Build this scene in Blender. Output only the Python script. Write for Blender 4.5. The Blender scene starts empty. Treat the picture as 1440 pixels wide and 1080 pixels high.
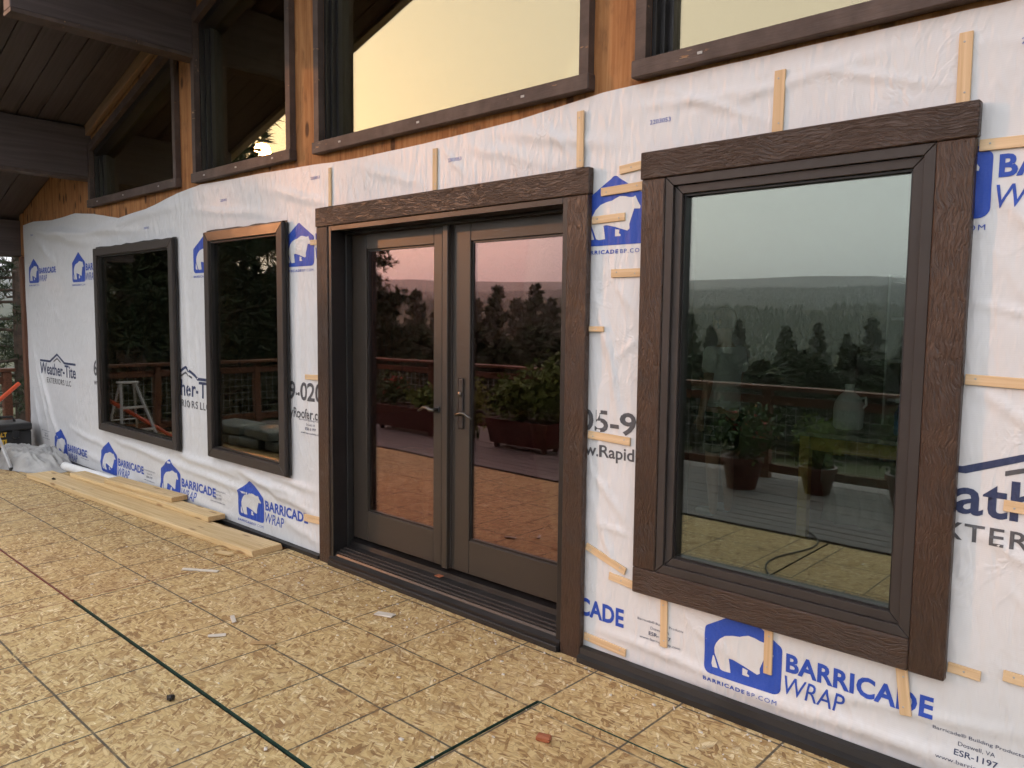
import bpy, bmesh, math, random
import numpy as np
from mathutils import Vector, Matrix
random.seed(7); RNG = np.random.default_rng(11)
sc = bpy.context.scene
COL = sc.collection
rad = math.radians

# ------------------------------------------------------------------ camera
CAM = Vector((0.0, -2.8787, 1.6))
F_PX, YAW, PITCH, ROLL = 1092.54, 0.741648, 0.084455, 0.0112756
fw = Vector((-math.sin(YAW)*math.cos(PITCH), math.cos(YAW)*math.cos(PITCH), -math.sin(PITCH)))
rt = Vector((math.cos(YAW), math.sin(YAW), 0)); up = rt.cross(fw)
c_, s_ = math.cos(ROLL), math.sin(ROLL)
rt2 = c_*rt + s_*up; up2 = -s_*rt + c_*up
cd = bpy.data.cameras.new('camera'); cam = bpy.data.objects.new('camera', cd); COL.objects.link(cam)
m = Matrix.Identity(4)
for i in range(3):
    m[i][0] = rt2[i]; m[i][1] = up2[i]; m[i][2] = -fw[i]; m[i][3] = CAM[i]
cam.matrix_world = m
cd.sensor_width = 36; cd.lens = F_PX/1440*36; cd.clip_start = 0.05; cd.clip_end = 12000
sc.camera = cam

# ------------------------------------------------------------------ sky, sun, exposure
SUN_DIR = Vector((-0.8512, -0.4880, 0.1932))          # towards the sun
w = bpy.data.worlds.new('World'); sc.world = w; w.use_nodes = True
nt = w.node_tree; nt.nodes.clear()
sky = nt.nodes.new('ShaderNodeTexSky'); sky.sky_type = 'NISHITA'; sky.sun_disc = False
sky.sun_elevation = rad(11.1); sky.sun_rotation = rad(240.2)
sky.air_density = 1.2; sky.dust_density = 6.0; sky.ozone_density = 1.0
mx = nt.nodes.new('ShaderNodeMixRGB'); mx.inputs[0].default_value = 0.80
mx.inputs[2].default_value = (15.2, 15.3, 15.9, 1)     # smoke evens out the sky
bg = nt.nodes.new('ShaderNodeBackground'); bg.inputs[1].default_value = 0.11
wo = nt.nodes.new('ShaderNodeOutputWorld')
nt.links.new(sky.outputs[0], mx.inputs[1]); nt.links.new(mx.outputs[0], bg.inputs[0]); nt.links.new(bg.outputs[0], wo.inputs[0])
sl = bpy.data.lights.new('sun', 'SUN'); sun = bpy.data.objects.new('sun', sl); COL.objects.link(sun)
sl.energy = 1.15; sl.angle = rad(1.0); sl.color = (1.0, 0.38, 0.13)
sun.rotation_euler = SUN_DIR.to_track_quat('Z', 'Y').to_euler()
sun.location = (-8, -5, 6)
vs = sc.view_settings; vs.view_transform = 'Standard'; vs.look = 'None'; vs.gamma = 1; vs.use_curve_mapping = False
vs.exposure = 0.40
sc.cycles.max_bounces = 6; sc.cycles.diffuse_bounces = 3; sc.cycles.glossy_bounces = 3; sc.cycles.transparent_max_bounces = 12; sc.cycles.volume_bounces = 4
sc.cycles.use_adaptive_sampling = True; sc.cycles.adaptive_threshold = .04; sc.cycles.adaptive_min_samples = 24
sc.cycles.caustics_reflective = False; sc.cycles.caustics_refractive = False

# ------------------------------------------------------------------ helpers: nodes
class T:
    def __init__(s, name):
        s.m = bpy.data.materials.new(name); s.m.use_nodes = True; s.t = s.m.node_tree; s.t.nodes.clear()
        s.out = s.t.nodes.new('ShaderNodeOutputMaterial')
    def n(s, ty, ins=None, out=0, **props):
        nd = s.t.nodes.new('ShaderNode'+ty)
        for k, v in props.items(): setattr(nd, k, v)
        for k, v in (ins or {}).items():
            sk = nd.inputs[k]
            if isinstance(v, bpy.types.NodeSocket): s.t.links.new(v, sk)
            elif isinstance(v, (tuple, list)) and sk.type == 'RGBA' and len(v) == 3: sk.default_value = (*v, 1)
            else: sk.default_value = v
        return nd.outputs[out] if out is not None else nd
    def pos(s): return s.n('NewGeometry', out='Position')
    def obj(s): return s.n('TexCoord', out='Object')
    def rnd(s): return s.n('ObjectInfo', out='Random')
    def map(s, v, scale=(1,1,1), rot=(0,0,0), loc=(0,0,0)):
        return s.n('Mapping', {'Vector': v, 'Scale': scale, 'Rotation': rot, 'Location': loc})
    def noise(s, v, scale, detail=3, rough=.55, dist=0, out='Fac'):
        return s.n('TexNoise', {'Vector': v, 'Scale': scale, 'Detail': detail, 'Roughness': rough, 'Distortion': dist}, out=out)
    def math(s, op, a, b=0.0, clamp=False, c=None):
        ins = {0: a, 1: b}
        if c is not None: ins[2] = c
        return s.n('Math', ins, operation=op, use_clamp=clamp)
    def mixc(s, f, a, b, mode='MIX'): return s.n('MixRGB', {0: f, 1: a, 2: b}, blend_type=mode)
    def ramp(s, f, stops, interp='LINEAR'):
        nd = s.n('ValToRGB', {0: f}, out=None); cr = nd.color_ramp; cr.interpolation = interp
        while len(cr.elements) < len(stops): cr.elements.new(0.5)
        for e, (p, c) in zip(cr.elements, stops):
            e.position = p; e.color = (*c, 1) if len(c) == 3 else c
        return nd.outputs[0]
    def smooth(s, v, a, b): return s.n('MapRange', {0: v, 1: a, 2: b, 3: 0.0, 4: 1.0}, interpolation_type='SMOOTHSTEP')
    def bump(s, h, strength=.5, dist=.01, nrm=None):
        ins = {'Height': h, 'Strength': strength, 'Distance': dist}
        if nrm is not None: ins['Normal'] = nrm
        return s.n('Bump', ins)
    def pbr(s, color, rough=.6, nrm=None, metal=0, spec=.5, **kw):
        ins = {'Base Color': color, 'Roughness': rough, 'Metallic': metal, 'Specular IOR Level': spec}
        if nrm is not None: ins['Normal'] = nrm
        ins.update(kw)
        b = s.n('BsdfPrincipled', ins); s.t.links.new(b, s.out.inputs[0]); return s.m

def plain(name, col, rough=.6, var=.15, vscale=8, bump=0.0, metal=0, spec=.5, bscale=60):
    t = T(name); o = t.obj()
    nz = t.noise(o, vscale, 4)
    dark = tuple(c*(1-var) for c in col); lite = tuple(min(1, c*(1+var)) for c in col)
    c = t.ramp(nz, [(.3, dark), (.7, lite)])
    nrm = t.bump(t.noise(o, bscale, 3), bump, .004) if bump else None
    r = t.math('ADD', t.math('MULTIPLY', nz, .15), rough-.075)
    return t.pbr(c, r, nrm, metal, spec)

# ------------------------------------------------------------------ helpers: geometry
def tag(o, label=None, cat=None, group=None, kind=None):
    if label: o['label'] = label
    if cat: o['category'] = cat
    if group: o['group'] = group
    if kind: o['kind'] = kind
    return o
def empty(name, loc=(0,0,0), rz=0):
    o = bpy.data.objects.new(name, None); COL.objects.link(o); o.location = loc; o.rotation_euler = (0,0,rz)
    o.empty_display_size = .1
    return o
def woff(p):
    v = Vector((0,0,0))
    while p: v += Vector(p.location); p = p.parent
    return v
def link(name, me, parent=None, loc=None, rot=None):
    o = bpy.data.objects.new(name, me); COL.objects.link(o)
    if parent:
        o.parent = parent
        if loc is None: loc = -woff(parent)      # shapes given in world coordinates
    if loc is not None: o.location = loc
    if rot is not None: o.rotation_euler = rot
    return o
class MB:
    """collects shapes for ONE mesh"""
    def __init__(s): s.bm = bmesh.new()
    def box(s, x0, x1, y0, y1, z0, z1, bev=0, seg=1, mtx=None):
        b = bmesh.new() if bev or mtx else s.bm
        v = [b.verts.new(p) for p in ((x0,y0,z0),(x1,y0,z0),(x1,y1,z0),(x0,y1,z0),(x0,y0,z1),(x1,y0,z1),(x1,y1,z1),(x0,y1,z1))]
        for f in ((0,3,2,1),(4,5,6,7),(0,1,5,4),(1,2,6,5),(2,3,7,6),(3,0,4,7)): b.faces.new([v[i] for i in f])
        if bev: bmesh.ops.bevel(b, geom=b.edges[:], offset=bev, segments=seg, affect='EDGES', profile=.5)
        if b is not s.bm:
            if mtx: bmesh.ops.transform(b, matrix=mtx, verts=b.verts)
            me = bpy.data.meshes.new('tmp'); b.to_mesh(me); b.free(); s.bm.from_mesh(me); bpy.data.meshes.remove(me)
        return s
    def tube(s, pts, rads, n=8, caps=True):
        pts = [Vector(p) for p in pts]
        if not isinstance(rads, (list, tuple)): rads = [rads]*len(pts)
        rads = [float(r) for r in rads]
        rings = []; prev = None
        for i, p in enumerate(pts):
            d = (pts[min(i+1, len(pts)-1)]-pts[max(i-1, 0)]).normalized()
            if prev is None: a = d.orthogonal().normalized()
            else:
                a = prev - d*prev.dot(d)
                a = a.normalized() if a.length > 1e-5 else d.orthogonal().normalized()
            prev = a; b = d.cross(a)
            rings.append([s.bm.verts.new(p+rads[i]*(math.cos(2*math.pi*k/n)*a+math.sin(2*math.pi*k/n)*b)) for k in range(n)])
        for r0, r1 in zip(rings, rings[1:]):
            for k in range(n): s.bm.faces.new((r0[k], r0[(k+1)%n], r1[(k+1)%n], r1[k]))
        if caps:
            s.bm.faces.new(rings[0][::-1]); s.bm.faces.new(rings[-1])
        return s
    def lathe(s, prof, n=20, loc=(0,0,0)):
        rings = []
        for r, z in prof:
            rings.append([s.bm.verts.new((loc[0]+r*math.cos(2*math.pi*k/n), loc[1]+r*math.sin(2*math.pi*k/n), loc[2]+z)) for k in range(n)])
        for r0, r1 in zip(rings, rings[1:]):
            for k in range(n): s.bm.faces.new((r0[k], r0[(k+1)%n], r1[(k+1)%n], r1[k]))
        s.bm.faces.new(rings[0][::-1]); s.bm.faces.new(rings[-1])
        return s
    def prism(s, poly, axis, a, b):
        """poly: 2D points; extruded along axis ('x','y','z') from a to b"""
        def P(p, t): return {'x': (t, p[0], p[1]), 'y': (p[0], t, p[1]), 'z': (p[0], p[1], t)}[axis]
        v0 = [s.bm.verts.new(P(p, a)) for p in poly]; v1 = [s.bm.verts.new(P(p, b)) for p in poly]; n = len(poly)
        s.bm.faces.new(v0); s.bm.faces.new(v1[::-1])
        for k in range(n): s.bm.faces.new((v0[k], v1[k], v1[(k+1)%n], v0[(k+1)%n]))
        return s
    def mesh(s, name, mat=None, smooth=False):
        bmesh.ops.recalc_face_normals(s.bm, faces=s.bm.faces)
        me = bpy.data.meshes.new(name); s.bm.to_mesh(me); s.bm.free()
        if mat: me.materials.append(mat)
        if smooth: me.shade_smooth()
        return me
    def build(s, name, mat, parent=None, loc=None, rot=None, smooth=False):
        return link(name, s.mesh(name, mat, smooth), parent, loc, rot)
def raw(name, V, Fc, mat, parent=None, smooth=False):
    me = bpy.data.meshes.new(name)
    V = np.asarray(V, dtype=np.float32); Fc = np.asarray(Fc, dtype=np.int32); k = Fc.shape[1]
    me.vertices.add(len(V)); me.vertices.foreach_set('co', V.ravel())
    me.loops.add(Fc.size); me.loops.foreach_set('vertex_index', Fc.ravel())
    me.polygons.add(len(Fc)); me.polygons.foreach_set('loop_start', np.arange(0, Fc.size, k, dtype=np.int32))
    me.polygons.foreach_set('loop_total', np.full(len(Fc), k, dtype=np.int32))
    me.update(calc_edges=True)
    if mat: me.materials.append(mat)
    if smooth: me.shade_smooth()
    return link(name, me, parent)
def board(name, p0, p1, width, thick, mat, parent=None, out=(0,-1,0), bev=.004, roll=0.0):
    """a board whose LOCAL X runs along its length, from p0 to p1 (centre line of its back face); out = the way its face looks"""
    p0 = Vector(p0); p1 = Vector(p1); d = p1-p0; L = d.length; x = d.normalized()
    o = Vector(out); o = (o-x*o.dot(x)).normalized()
    z = o; y = z.cross(x)
    mb = MB(); mb.box(-L/2, L/2, -width/2, width/2, 0, thick, bev=bev)
    ob = mb.build(name, mat, parent)
    M = Matrix((( x[0], y[0], z[0], 0), (x[1], y[1], z[1], 0), (x[2], y[2], z[2], 0), (0,0,0,1)))
    if roll: M = M @ Matrix.Rotation(roll, 4, 'X')
    c = (p0+p1)/2; M.translation = c
    if parent: M = Matrix.Translation(-woff(parent)) @ M
    ob.matrix_local = M
    return ob
# value noise in numpy
def _h(ix, iy, seed):
    n = (ix.astype(np.int64)*374761393 + iy.astype(np.int64)*668265263 + seed*974711) & 0x7fffffff
    n = ((n ^ (n >> 13))*1274126177) & 0x7fffffff
    return ((n ^ (n >> 16)) & 0xffff)/65535.0
def vnoise(x, y, seed=0):
    x = np.asarray(x, float); y = np.asarray(y, float)
    ix = np.floor(x); iy = np.floor(y); fx = x-ix; fy = y-iy
    fx = fx*fx*(3-2*fx); fy = fy*fy*(3-2*fy)
    a = _h(ix, iy, seed); b = _h(ix+1, iy, seed); c = _h(ix, iy+1, seed); d = _h(ix+1, iy+1, seed)
    return (a*(1-fx)+b*fx)*(1-fy)+(c*(1-fx)+d*fx)*fy
def fbm(x, y, seed=0, o=4):
    v = 0; a = .5
    for k in range(o): v = v+a*vnoise(x*2**k, y*2**k, seed+k*17); a *= .5
    return v

# ------------------------------------------------------------------ materials
def m_osb():
    t = T('osb'); p = t.pos(); rn = t.rnd()
    off = t.n('CombineXYZ', {0: t.math('MULTIPLY', rn, 37.0), 1: t.math('MULTIPLY', rn, 91.0), 2: 0.0})
    q = t.n('VectorMath', {0: p, 1: off}, operation='ADD')
    wob = t.n('VectorMath', {0: t.noise(q, 9, 1, out='Color'), 'Scale': .9}, operation='SCALE')
    gr1 = t.noise(t.map(q, (8, 150, 1)), 1.0, 1); gr2 = t.noise(t.map(q, (150, 12, 1)), 1.0, 1)
    col = None; hgt = None
    pal = [(0.0, (.25,.145,.060)), (.14, (.39,.25,.105)), (.34, (.49,.345,.150)), (.55, (.565,.42,.195)), (.75, (.64,.50,.255)), (.88, (.48,.325,.140)), (1, (.77,.65,.39))]
    for i, (ang, sx, sy, th) in enumerate([(6,8.5,28,-1), (-24,10,34,.40), (33,11,32,.50), (-62,11,36,.58), (78,12,36,.64), (12,17,80,.66), (-15,25,110,.72), (50,27,100,.78)]):
        v2 = t.map(q, (1,1,0), (0,0,rad(ang)))
        vo = t.n('TexVoronoi', {'Vector': t.n('VectorMath', {0: t.map(v2, (sx, sy, 0), (0,0,0), (i*3.7, i*1.9, 0)), 1: wob}, operation='ADD'), 'Scale': 1.0}, out=None, voronoi_dimensions='2D', feature='F1')
        sp = t.n('SeparateColor', {0: vo.outputs['Color']}, out=None)
        grain = gr1 if abs(ang) < 45 else gr2
        cc = t.ramp(t.math('ADD', sp.outputs[1], t.math('MULTIPLY', t.math('SUBTRACT', grain, .5), .35), True), pal)
        edge = t.smooth(vo.outputs['Distance'], .35, .85)
        cc = t.mixc(t.math('MULTIPLY', edge, .5), cc, (.19,.11,.05))
        h = t.math('SUBTRACT', sp.outputs[2], t.math('MULTIPLY', vo.outputs['Distance'], .5))
        if col is None: col, hgt = cc, h
        else:
            mk = t.math('GREATER_THAN', sp.outputs[0], th)
            col = t.mixc(mk, col, cc); hgt = t.n('Mix', {0: mk, 2: hgt, 3: h})
    # weathering of the sheet, in big soft patches, and sheet to sheet
    big = t.noise(q, 1.3, 4)
    col = t.mixc(t.math('MULTIPLY', t.smooth(big, .45, .75), .22), col, (.36,.23,.13))
    col = t.mixc(t.math('MULTIPLY', rn, .60), col, t.mixc(1.0, col, (.88,.78,.74), 'MULTIPLY'))
    col = t.mixc(1.0, col, (1.09,1.09,1.12), 'MULTIPLY')
    sm = t.noise(t.map(q, (1, 2.2, 1)), 2.4, 5, .68, .6)
    col = t.mixc(t.math('MULTIPLY', t.smooth(sm, .56, .70), .42), col, (.25,.16,.09))
    col = t.mixc(t.math('MULTIPLY', t.smooth(t.noise(q, 5.5, 5, .7), .60, .74), .35), col, (.70,.60,.42))
    # printed grid in the sheet's own frame
    o = t.n('SeparateXYZ', {0: t.obj()}, out=None)
    ln = None
    for ax, sh in ((0, .0), (1, .0)):
        wv = t.noise(q, 3.0, 1)
        u = t.math('ADD', o.outputs[ax], t.math('MULTIPLY', t.math('SUBTRACT', wv, .5), .006))
        f = t.math('PINGPONG', u, .2175)
        l = t.math('SUBTRACT', 1.0, t.smooth(f, .0030, .0068))
        ln = l if ln is None else t.math('MAXIMUM', ln, l)
    fade = t.smooth(t.noise(q, 12, 3), .22, .5)
    ln = t.math('MULTIPLY', ln, t.math('MULTIPLY', fade, .92))
    col = t.mixc(ln, col, (.070,.060,.050))
    nrm = t.bump(hgt, .35, .003)
    t.pbr(col, .72, nrm, 0, .3); return t.m
def m_wrap(name, color, print_=False):
    t = T(name); p = t.pos()
    v = t.map(p, (1, 1, .26), (0, rad(14), 0))
    n1 = t.noise(v, 34, 1, .5, .3); n2 = t.noise(t.map(p, (1,1,.26), (0, rad(-24), 0)), 26, 1, .5, .4)
    msk = t.smooth(t.noise(p, 2.6, 2), .38, .62)
    cr = t.math('ADD', t.math('MULTIPLY', n1, msk), t.math('MULTIPLY', n2, t.math('SUBTRACT', 1.15, msk)))
    ridg = t.math('ABSOLUTE', t.math('SUBTRACT', t.noise(t.map(p, (1,1,.55), (0, rad(40), 0)), 7, 3, .6, 1.0), .5))
    ridg = t.math('MULTIPLY', t.math('SUBTRACT', 1.0, t.smooth(ridg, 0.0, .07)), t.smooth(t.noise(p, 1.7, 2), .5, .66))
    s = t.n('SeparateXYZ', {0: p}, out=None)
    weave = t.math('ADD', t.math('SINE', t.math('MULTIPLY', s.outputs[0], 900)), t.math('SINE', t.math('MULTIPLY', s.outputs[2], 900)))
    hh = t.math('ADD', t.math('MULTIPLY', cr, .0080), t.math('ADD', t.math('MULTIPLY', ridg, .0014), t.math('MULTIPLY', weave, .00003)))
    nb = t.bump(hh, 1.0, 1.0)
    if print_:
        col = t.mixc(t.math('MULTIPLY', t.noise(p, 120, 2), .25), color, tuple(min(1, c+.12) for c in color))
    else:
        col = t.ramp(t.noise(p, 1.1, 3), [(.3, tuple(c*.96 for c in color)), (.7, color)])
        dirt = t.smooth(t.noise(t.map(p, (1,1,2.4)), 3.2, 5, .68), .56, .74)
        col = t.mixc(t.math('MULTIPLY', dirt, .16), col, (.42,.36,.29))
    t.pbr(col, .42, nb, 0, .2 if print_ else .4); return t.m
def m_trim():
    t = T('trim_embossed_brown'); o = t.obj(); rn = t.rnd()
    sh = t.n('VectorMath', {0: o, 1: t.n('CombineXYZ', {0: t.math('MULTIPLY', rn, 40.), 1: t.math('MULTIPLY', rn, 9.), 2: 0.})}, operation='ADD')
    d = t.n('VectorMath', {0: sh, 1: t.n('VectorMath', {0: t.noise(sh, 4.5, 2, out='Color'), 'Scale': .10}, operation='SCALE')}, operation='ADD')
    g = t.noise(t.map(d, (20, 140, 30)), 1.0, 3, .6, .6)
    g2 = t.noise(t.map(sh, (45, 190, 60)), 1.0, 2)
    h = t.math('ADD', t.math('MULTIPLY', t.smooth(g, .32, .62), .8), t.math('MULTIPLY', g2, .35))
    nrm = t.bump(h, .85, .0035)
    c = t.ramp(g, [(.25, (.034,.018,.012)), (.6, (.060,.033,.022)), (.85, (.076,.045,.032))])
    c = t.mixc(t.math('MULTIPLY', t.smooth(t.noise(sh, 260, 1), .72, .80), .5), c, (.30,.24,.2))
    c = t.mixc(t.math('MULTIPLY', t.smooth(t.noise(t.map(sh, (1.2,5,5)), 1.6, 4, .6), .42, .66), .45), c, t.mixc(1., c, (.62,.60,.60), 'MULTIPLY'))
    r_ = t.math('ADD', t.math('MULTIPLY', t.noise(sh, 7, 3), .22), .29)
    t.pbr(c, r_, nrm, 0, .5); return t.m
def m_oldtrim():
    t = T('old_brown_paint'); o = t.obj()
    n = t.noise(t.map(o, (2.5, 14, 14)), 2.2, 5, .65)
    c = t.ramp(t.noise(o, 9, 3), [(.3, (.060,.040,.034)), (.7, (.105,.074,.062))])
    chip = t.smooth(n, .665, .685)
    c = t.mixc(chip, c, t.ramp(t.noise(t.map(o, (3,60,60)), 2), [(.3, (.26,.13,.06)), (.7, (.46,.30,.18))]))
    h = t.math('SUBTRACT', t.noise(t.map(o, (8,80,80)), 1.5, 3), t.math('MULTIPLY', chip, .8))
    t.pbr(c, .62, t.bump(h, .5, .004), 0, .35); return t.m
def m_ply():
    t = T('bare_sheathing_wood'); p = t.pos()
    v = t.map(p, (26, 26, 1.4))
    d = t.noise(v, 1.0, 4, .6, .8)
    c = t.ramp(d, [(.22, (.18,.066,.022)), (.45, (.34,.145,.052)), (.62, (.43,.205,.080)), (.82, (.28,.11,.038))])
    k = t.n('TexVoronoi', {'Vector': t.map(p, (7, 7, 3.2)), 'Scale': 1.0}, out='Distance')
    kn = t.math('SUBTRACT', 1.0, t.smooth(k, .10, .21))
    c = t.mixc(t.math('MULTIPLY', kn, .85), c, (.05,.02,.010))
    st = t.smooth(t.noise(t.map(p, (6,6,2.2)), 1.5, 5, .65), .50, .68)
    c = t.mixc(t.math('MULTIPLY', st, .7), c, (.11,.05,.024))
    t.pbr(c, .72, t.bump(d, .3, .003), 0, .25); return t.m
def m_pine(name, lo, hi, knots=.0, sc_=1.0):
    t = T(name); o = t.obj(); rn = t.rnd()
    sh = t.n('VectorMath', {0: o, 1: t.n('CombineXYZ', {0: t.math('MULTIPLY', rn, 70.), 1: t.math('MULTIPLY', rn, 13.), 2: 0.})}, operation='ADD')
    g = t.noise(t.map(sh, (1.6*sc_, 60*sc_, 60*sc_)), 1.0, 3, .55, .7)
    c = t.ramp(g, [(.25, lo), (.7, hi)])
    if knots:
        k = t.n('TexVoronoi', {'Vector': t.map(sh, (2.6, 12, 12)), 'Scale': 1.0}, out='Distance')
        c = t.mixc(t.math('MULTIPLY', t.math('SUBTRACT', 1., t.smooth(k, .08, .2)), knots), c, (.22,.10,.04))
    c = t.mixc(t.math('MULTIPLY', rn, .25), c, t.mixc(1., c, (.82,.76,.70), 'MULTIPLY'))
    t.pbr(c, .62, t.bump(g, .2, .002), 0, .3); return t.m
def m_soffit(name='dark_soffit_stain', mp=(1.2,30,30)):
    t = T(name); o = t.obj(); rn = t.rnd()
    g = t.noise(t.map(o, mp), 1.0, 4, .6, .4)
    c = t.ramp(g, [(.3, (.060,.044,.042)), (.7, (.102,.080,.077))])
    c = t.mixc(t.math('MULTIPLY', rn, .4), c, t.mixc(1., c, (.7,.7,.7), 'MULTIPLY'))
    t.pbr(c, .6, t.bump(g, .2, .003), 0, .4); return t.m
def m_glass(name, tint, base, fres, trans=(.80,.84,.80), wav=.0006):
    t = T(name); p = t.pos()
    nb = t.bump(t.noise(p, 1.6, 1), .06, .012)
    fr = t.n('Fresnel', {'IOR': 1.5})
    fac = t.math('ADD', t.math('MULTIPLY', fr, fres), base, True)
    g = t.n('BsdfGlossy', {'Color': tint, 'Roughness': 0.0, 'Normal': nb})
    tr = t.n('BsdfTransparent', {'Color': trans})
    mxs = t.n('MixShader', {0: fac, 1: tr, 2: g}); t.t.links.new(mxs, t.out.inputs[0]); return t.m
M = {}
M['osb'] = m_osb()
M['wrap'] = m_wrap('house_wrap_film', (.67,.672,.69))
M['wrap_white'] = m_wrap('print_gap_white', (.66,.66,.67))
M['ink_blue'] = m_wrap('print_blue', (.022,.070,.40), True)
M['ink_navy'] = m_wrap('print_navy', (.030,.042,.105), True)
M['ink_grey'] = m_wrap('print_grey', (.085,.085,.095), True)
M['trim'] = m_trim(); M['oldtrim'] = m_oldtrim(); M['ply'] = m_ply(); M['soffit'] = m_soffit(); M['beamwood'] = m_soffit('dark_beam_stain', (28,1.3,28))
M['bronze'] = plain('dark_bronze_cladding', (.042,.034,.031), .45, .08, 5, .05, spec=.35)
M['doorclad'] = plain('door_bronze_cladding', (.040,.031,.025), .38, .07, 4, .04)
M['bronze_sunlit'] = plain('sunlit_bronze_cap', (.060,.034,.022), .32, .05, 5, spec=.35)  # redder, glossier bronze: the sun's orange is put into the colour
M['black'] = plain('black_rubbery_flashing', (.016,.015,.015), .5, .3, 6, .1)
M['blackjamb'] = plain('black_jamb', (.014,.012,.012), .4, .2, 7, .08)
M['lath'] = m_pine('lath_pine', (.56,.37,.20), (.74,.55,.35))
M['lumber'] = m_pine('lumber_pine', (.53,.345,.15), (.76,.58,.33), .7)
M['endgrain'] = m_pine('lumber_end', (.40,.25,.11), (.54,.36,.18))
M['rakewood'] = m_pine('light_wood_strip', (.22,.13,.075), (.32,.20,.12))  # paler wood of the rake trim
M['deckboard'] = m_pine('weathered_deck', (.13,.12,.12), (.24,.215,.205))
M['railwood'] = m_pine('stained_rail', (.075,.030,.018), (.17,.075,.042))
M['glass_up'] = m_glass('glass_warm_coat', (1.0,.86,.58), .25, .55, (.62,.64,.6))
M['glass_door'] = m_glass('glass_rose_coat', (1.0,.69,.71), .165, .6, (.74,.76,.66))
M['glass_pic'] = m_glass('glass_green_coat', (.95,1.0,.93), .140, .6, (.84,.90,.86))
M['glass_small'] = m_glass('glass_neutral_coat', (1.0,.94,.86), .07, .62, (.55,.58,.55))
M['alu'] = plain('brushed_aluminium', (.62,.62,.63), .38, .1, 12, .05, metal=.9)
M['steel'] = plain('satin_nickel', (.13,.12,.11), .34, .08, 12, metal=1)
M['nail'] = plain('galvanised', (.42,.41,.40), .6, .1, 12, metal=.2)
M['plastic'] = plain('black_plastic', (.018,.018,.019), .45, .2, 14, .1)
M['yellow'] = plain('yellow_label', (.75,.46,.03), .5, .08, 20)
M['orange'] = plain('red_orange_paint', (.62,.085,.025), .4, .1, 10)
M['tarp'] = plain('grey_white_sheeting', (.36,.355,.35), .40, .25, 7, .3, bscale=30)
M['white'] = plain('white_plastic', (.80,.80,.80), .35, .05, 10)
M['redmark'] = plain('red_paint_edge', (.20,.040,.028), .7, .2, 20)
M['greenmark'] = plain('green_paint_edge', (.018,.052,.036), .7, .2, 20)
M['darkgap'] = plain('dark_gap', (.022,.018,.014), .9, .2, 20)
M['chipwhite'] = plain('pale_scrap', (.66,.60,.52), .7, .1, 20)
M['chipred'] = plain('red_cedar_scrap', (.34,.11,.05), .7, .2, 20)

# ------------------------------------------------------------------ terrain
def terr(x, y):
    x = np.asarray(x, float); y = np.asarray(y, float)
    r = np.hypot(x, y); az = np.arctan2(-x, -y)
    def ss(a, b): 
        t = np.clip((r-a)/(b-a), 0, 1); return t*t*(3-2*t)
    h = -3.2 - 3.5*ss(8, 60) - 9*ss(60, 260)
    mid = 16+26*fbm(az*5.3+2, r*0+.6, 13, 3)
    h = h + mid*ss(330, 640) - (mid+4)*ss(680, 900)
    ridge = 40 + 34*fbm(az*3.1+5, r*0+.3, 3, 3) + 8*np.sin(az*4+.6)
    h = h + (ridge+15)*ss(850, 1500) + 3*(fbm(x/60, y/60, 5, 3)-.45)*ss(15, 120)
    h = h - 22*ss(1560, 1900) + (52+92*fbm(az*3.4+1.7, r*0+.9, 8, 3))*ss(1900, 2700)
    h = h + 10*(fbm(x/260, y/260, 9, 3)-.45)*ss(300, 800)
    return h
R_ = np.concatenate([np.linspace(0, 40, 14), np.geomspace(46, 4200, 70)])
NA = 180
V = []; Fq = []
for i, r in enumerate(R_):
    a = np.arange(NA)*2*math.pi/NA
    x = r*np.sin(a); y = r*np.cos(a)
    V.append(np.stack([x, y, terr(x, y)], 1))
V = np.concatenate(V)
for i in range(len(R_)-1):
    k = np.arange(NA); k2 = (k+1) % NA
    Fq.append(np.stack([i*NA+k, (i+1)*NA+k, (i+1)*NA+k2, i*NA+k2], 1))
def m_ground():
    t = T('grassy_ground'); p = t.pos()
    n = t.noise(p, .02, 4); n2 = t.noise(p, .7, 4)
    c = t.ramp(n, [(.35, (.028,.036,.014)), (.55, (.055,.060,.026)), (.7, (.11,.105,.05))])
    c = t.mixc(t.math('MULTIPLY', n2, .5), c, (.05,.055,.025))
    dist = t.n('VectorMath', {0: p}, operation='LENGTH', out='Value')
    c = t.mixc(t.smooth(dist, 380, 700), c, t.ramp(t.noise(p, .03, 4), [(.35, (.022,.030,.015)), (.65, (.045,.052,.024))]))   # wooded slopes
    t.pbr(c, .9, None, 0, .1); return t.m
M['ground'] = m_ground()
g = raw('ground', V, np.concatenate(Fq), M['ground'], smooth=True); tag(g, kind='structure', label='grassy ground falling away below the deck to a valley and hills')

# ------------------------------------------------------------------ deck: sheets of strand board, old boards beyond
deck = MB().box(-10.75, 4.0, -5.05, -0.02, -.28, -.05).build('deck', M['darkgap']); tag(deck, kind='structure', label='deck laid with strand board sheets and weathered boards')
me_cache = {}
def panel(x0, x1, y0, y1, lift=0.0, edge='darkgap', ox=None, oy=None, g=.004):
    """origin sits on a grid crossing so that the printed grid starts there"""
    ox = x0 if ox is None else ox; oy = y0 if oy is None else oy
    mb = MB(); mb.box(x0+g-ox, x1-g-ox, y0+g-oy, y1-g-oy, -.019, 0, bev=.0015)
    me = mb.mesh('osb_panel', M['osb']); me.materials.append(M[edge])
    for p in me.polygons:
        if abs(p.normal.z) < .8: p.material_index = 1
    o = link('osb_panel', me, deck, (ox, oy, lift)); return o
G = .435
GX, GY = -4.62, -.545
for x0, x1 in ((-9.73, -7.115), (-7.115, -4.67)):
    panel(x0, x1, -1.42, -.10, 0, 'redmark' , GX, GY)
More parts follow.
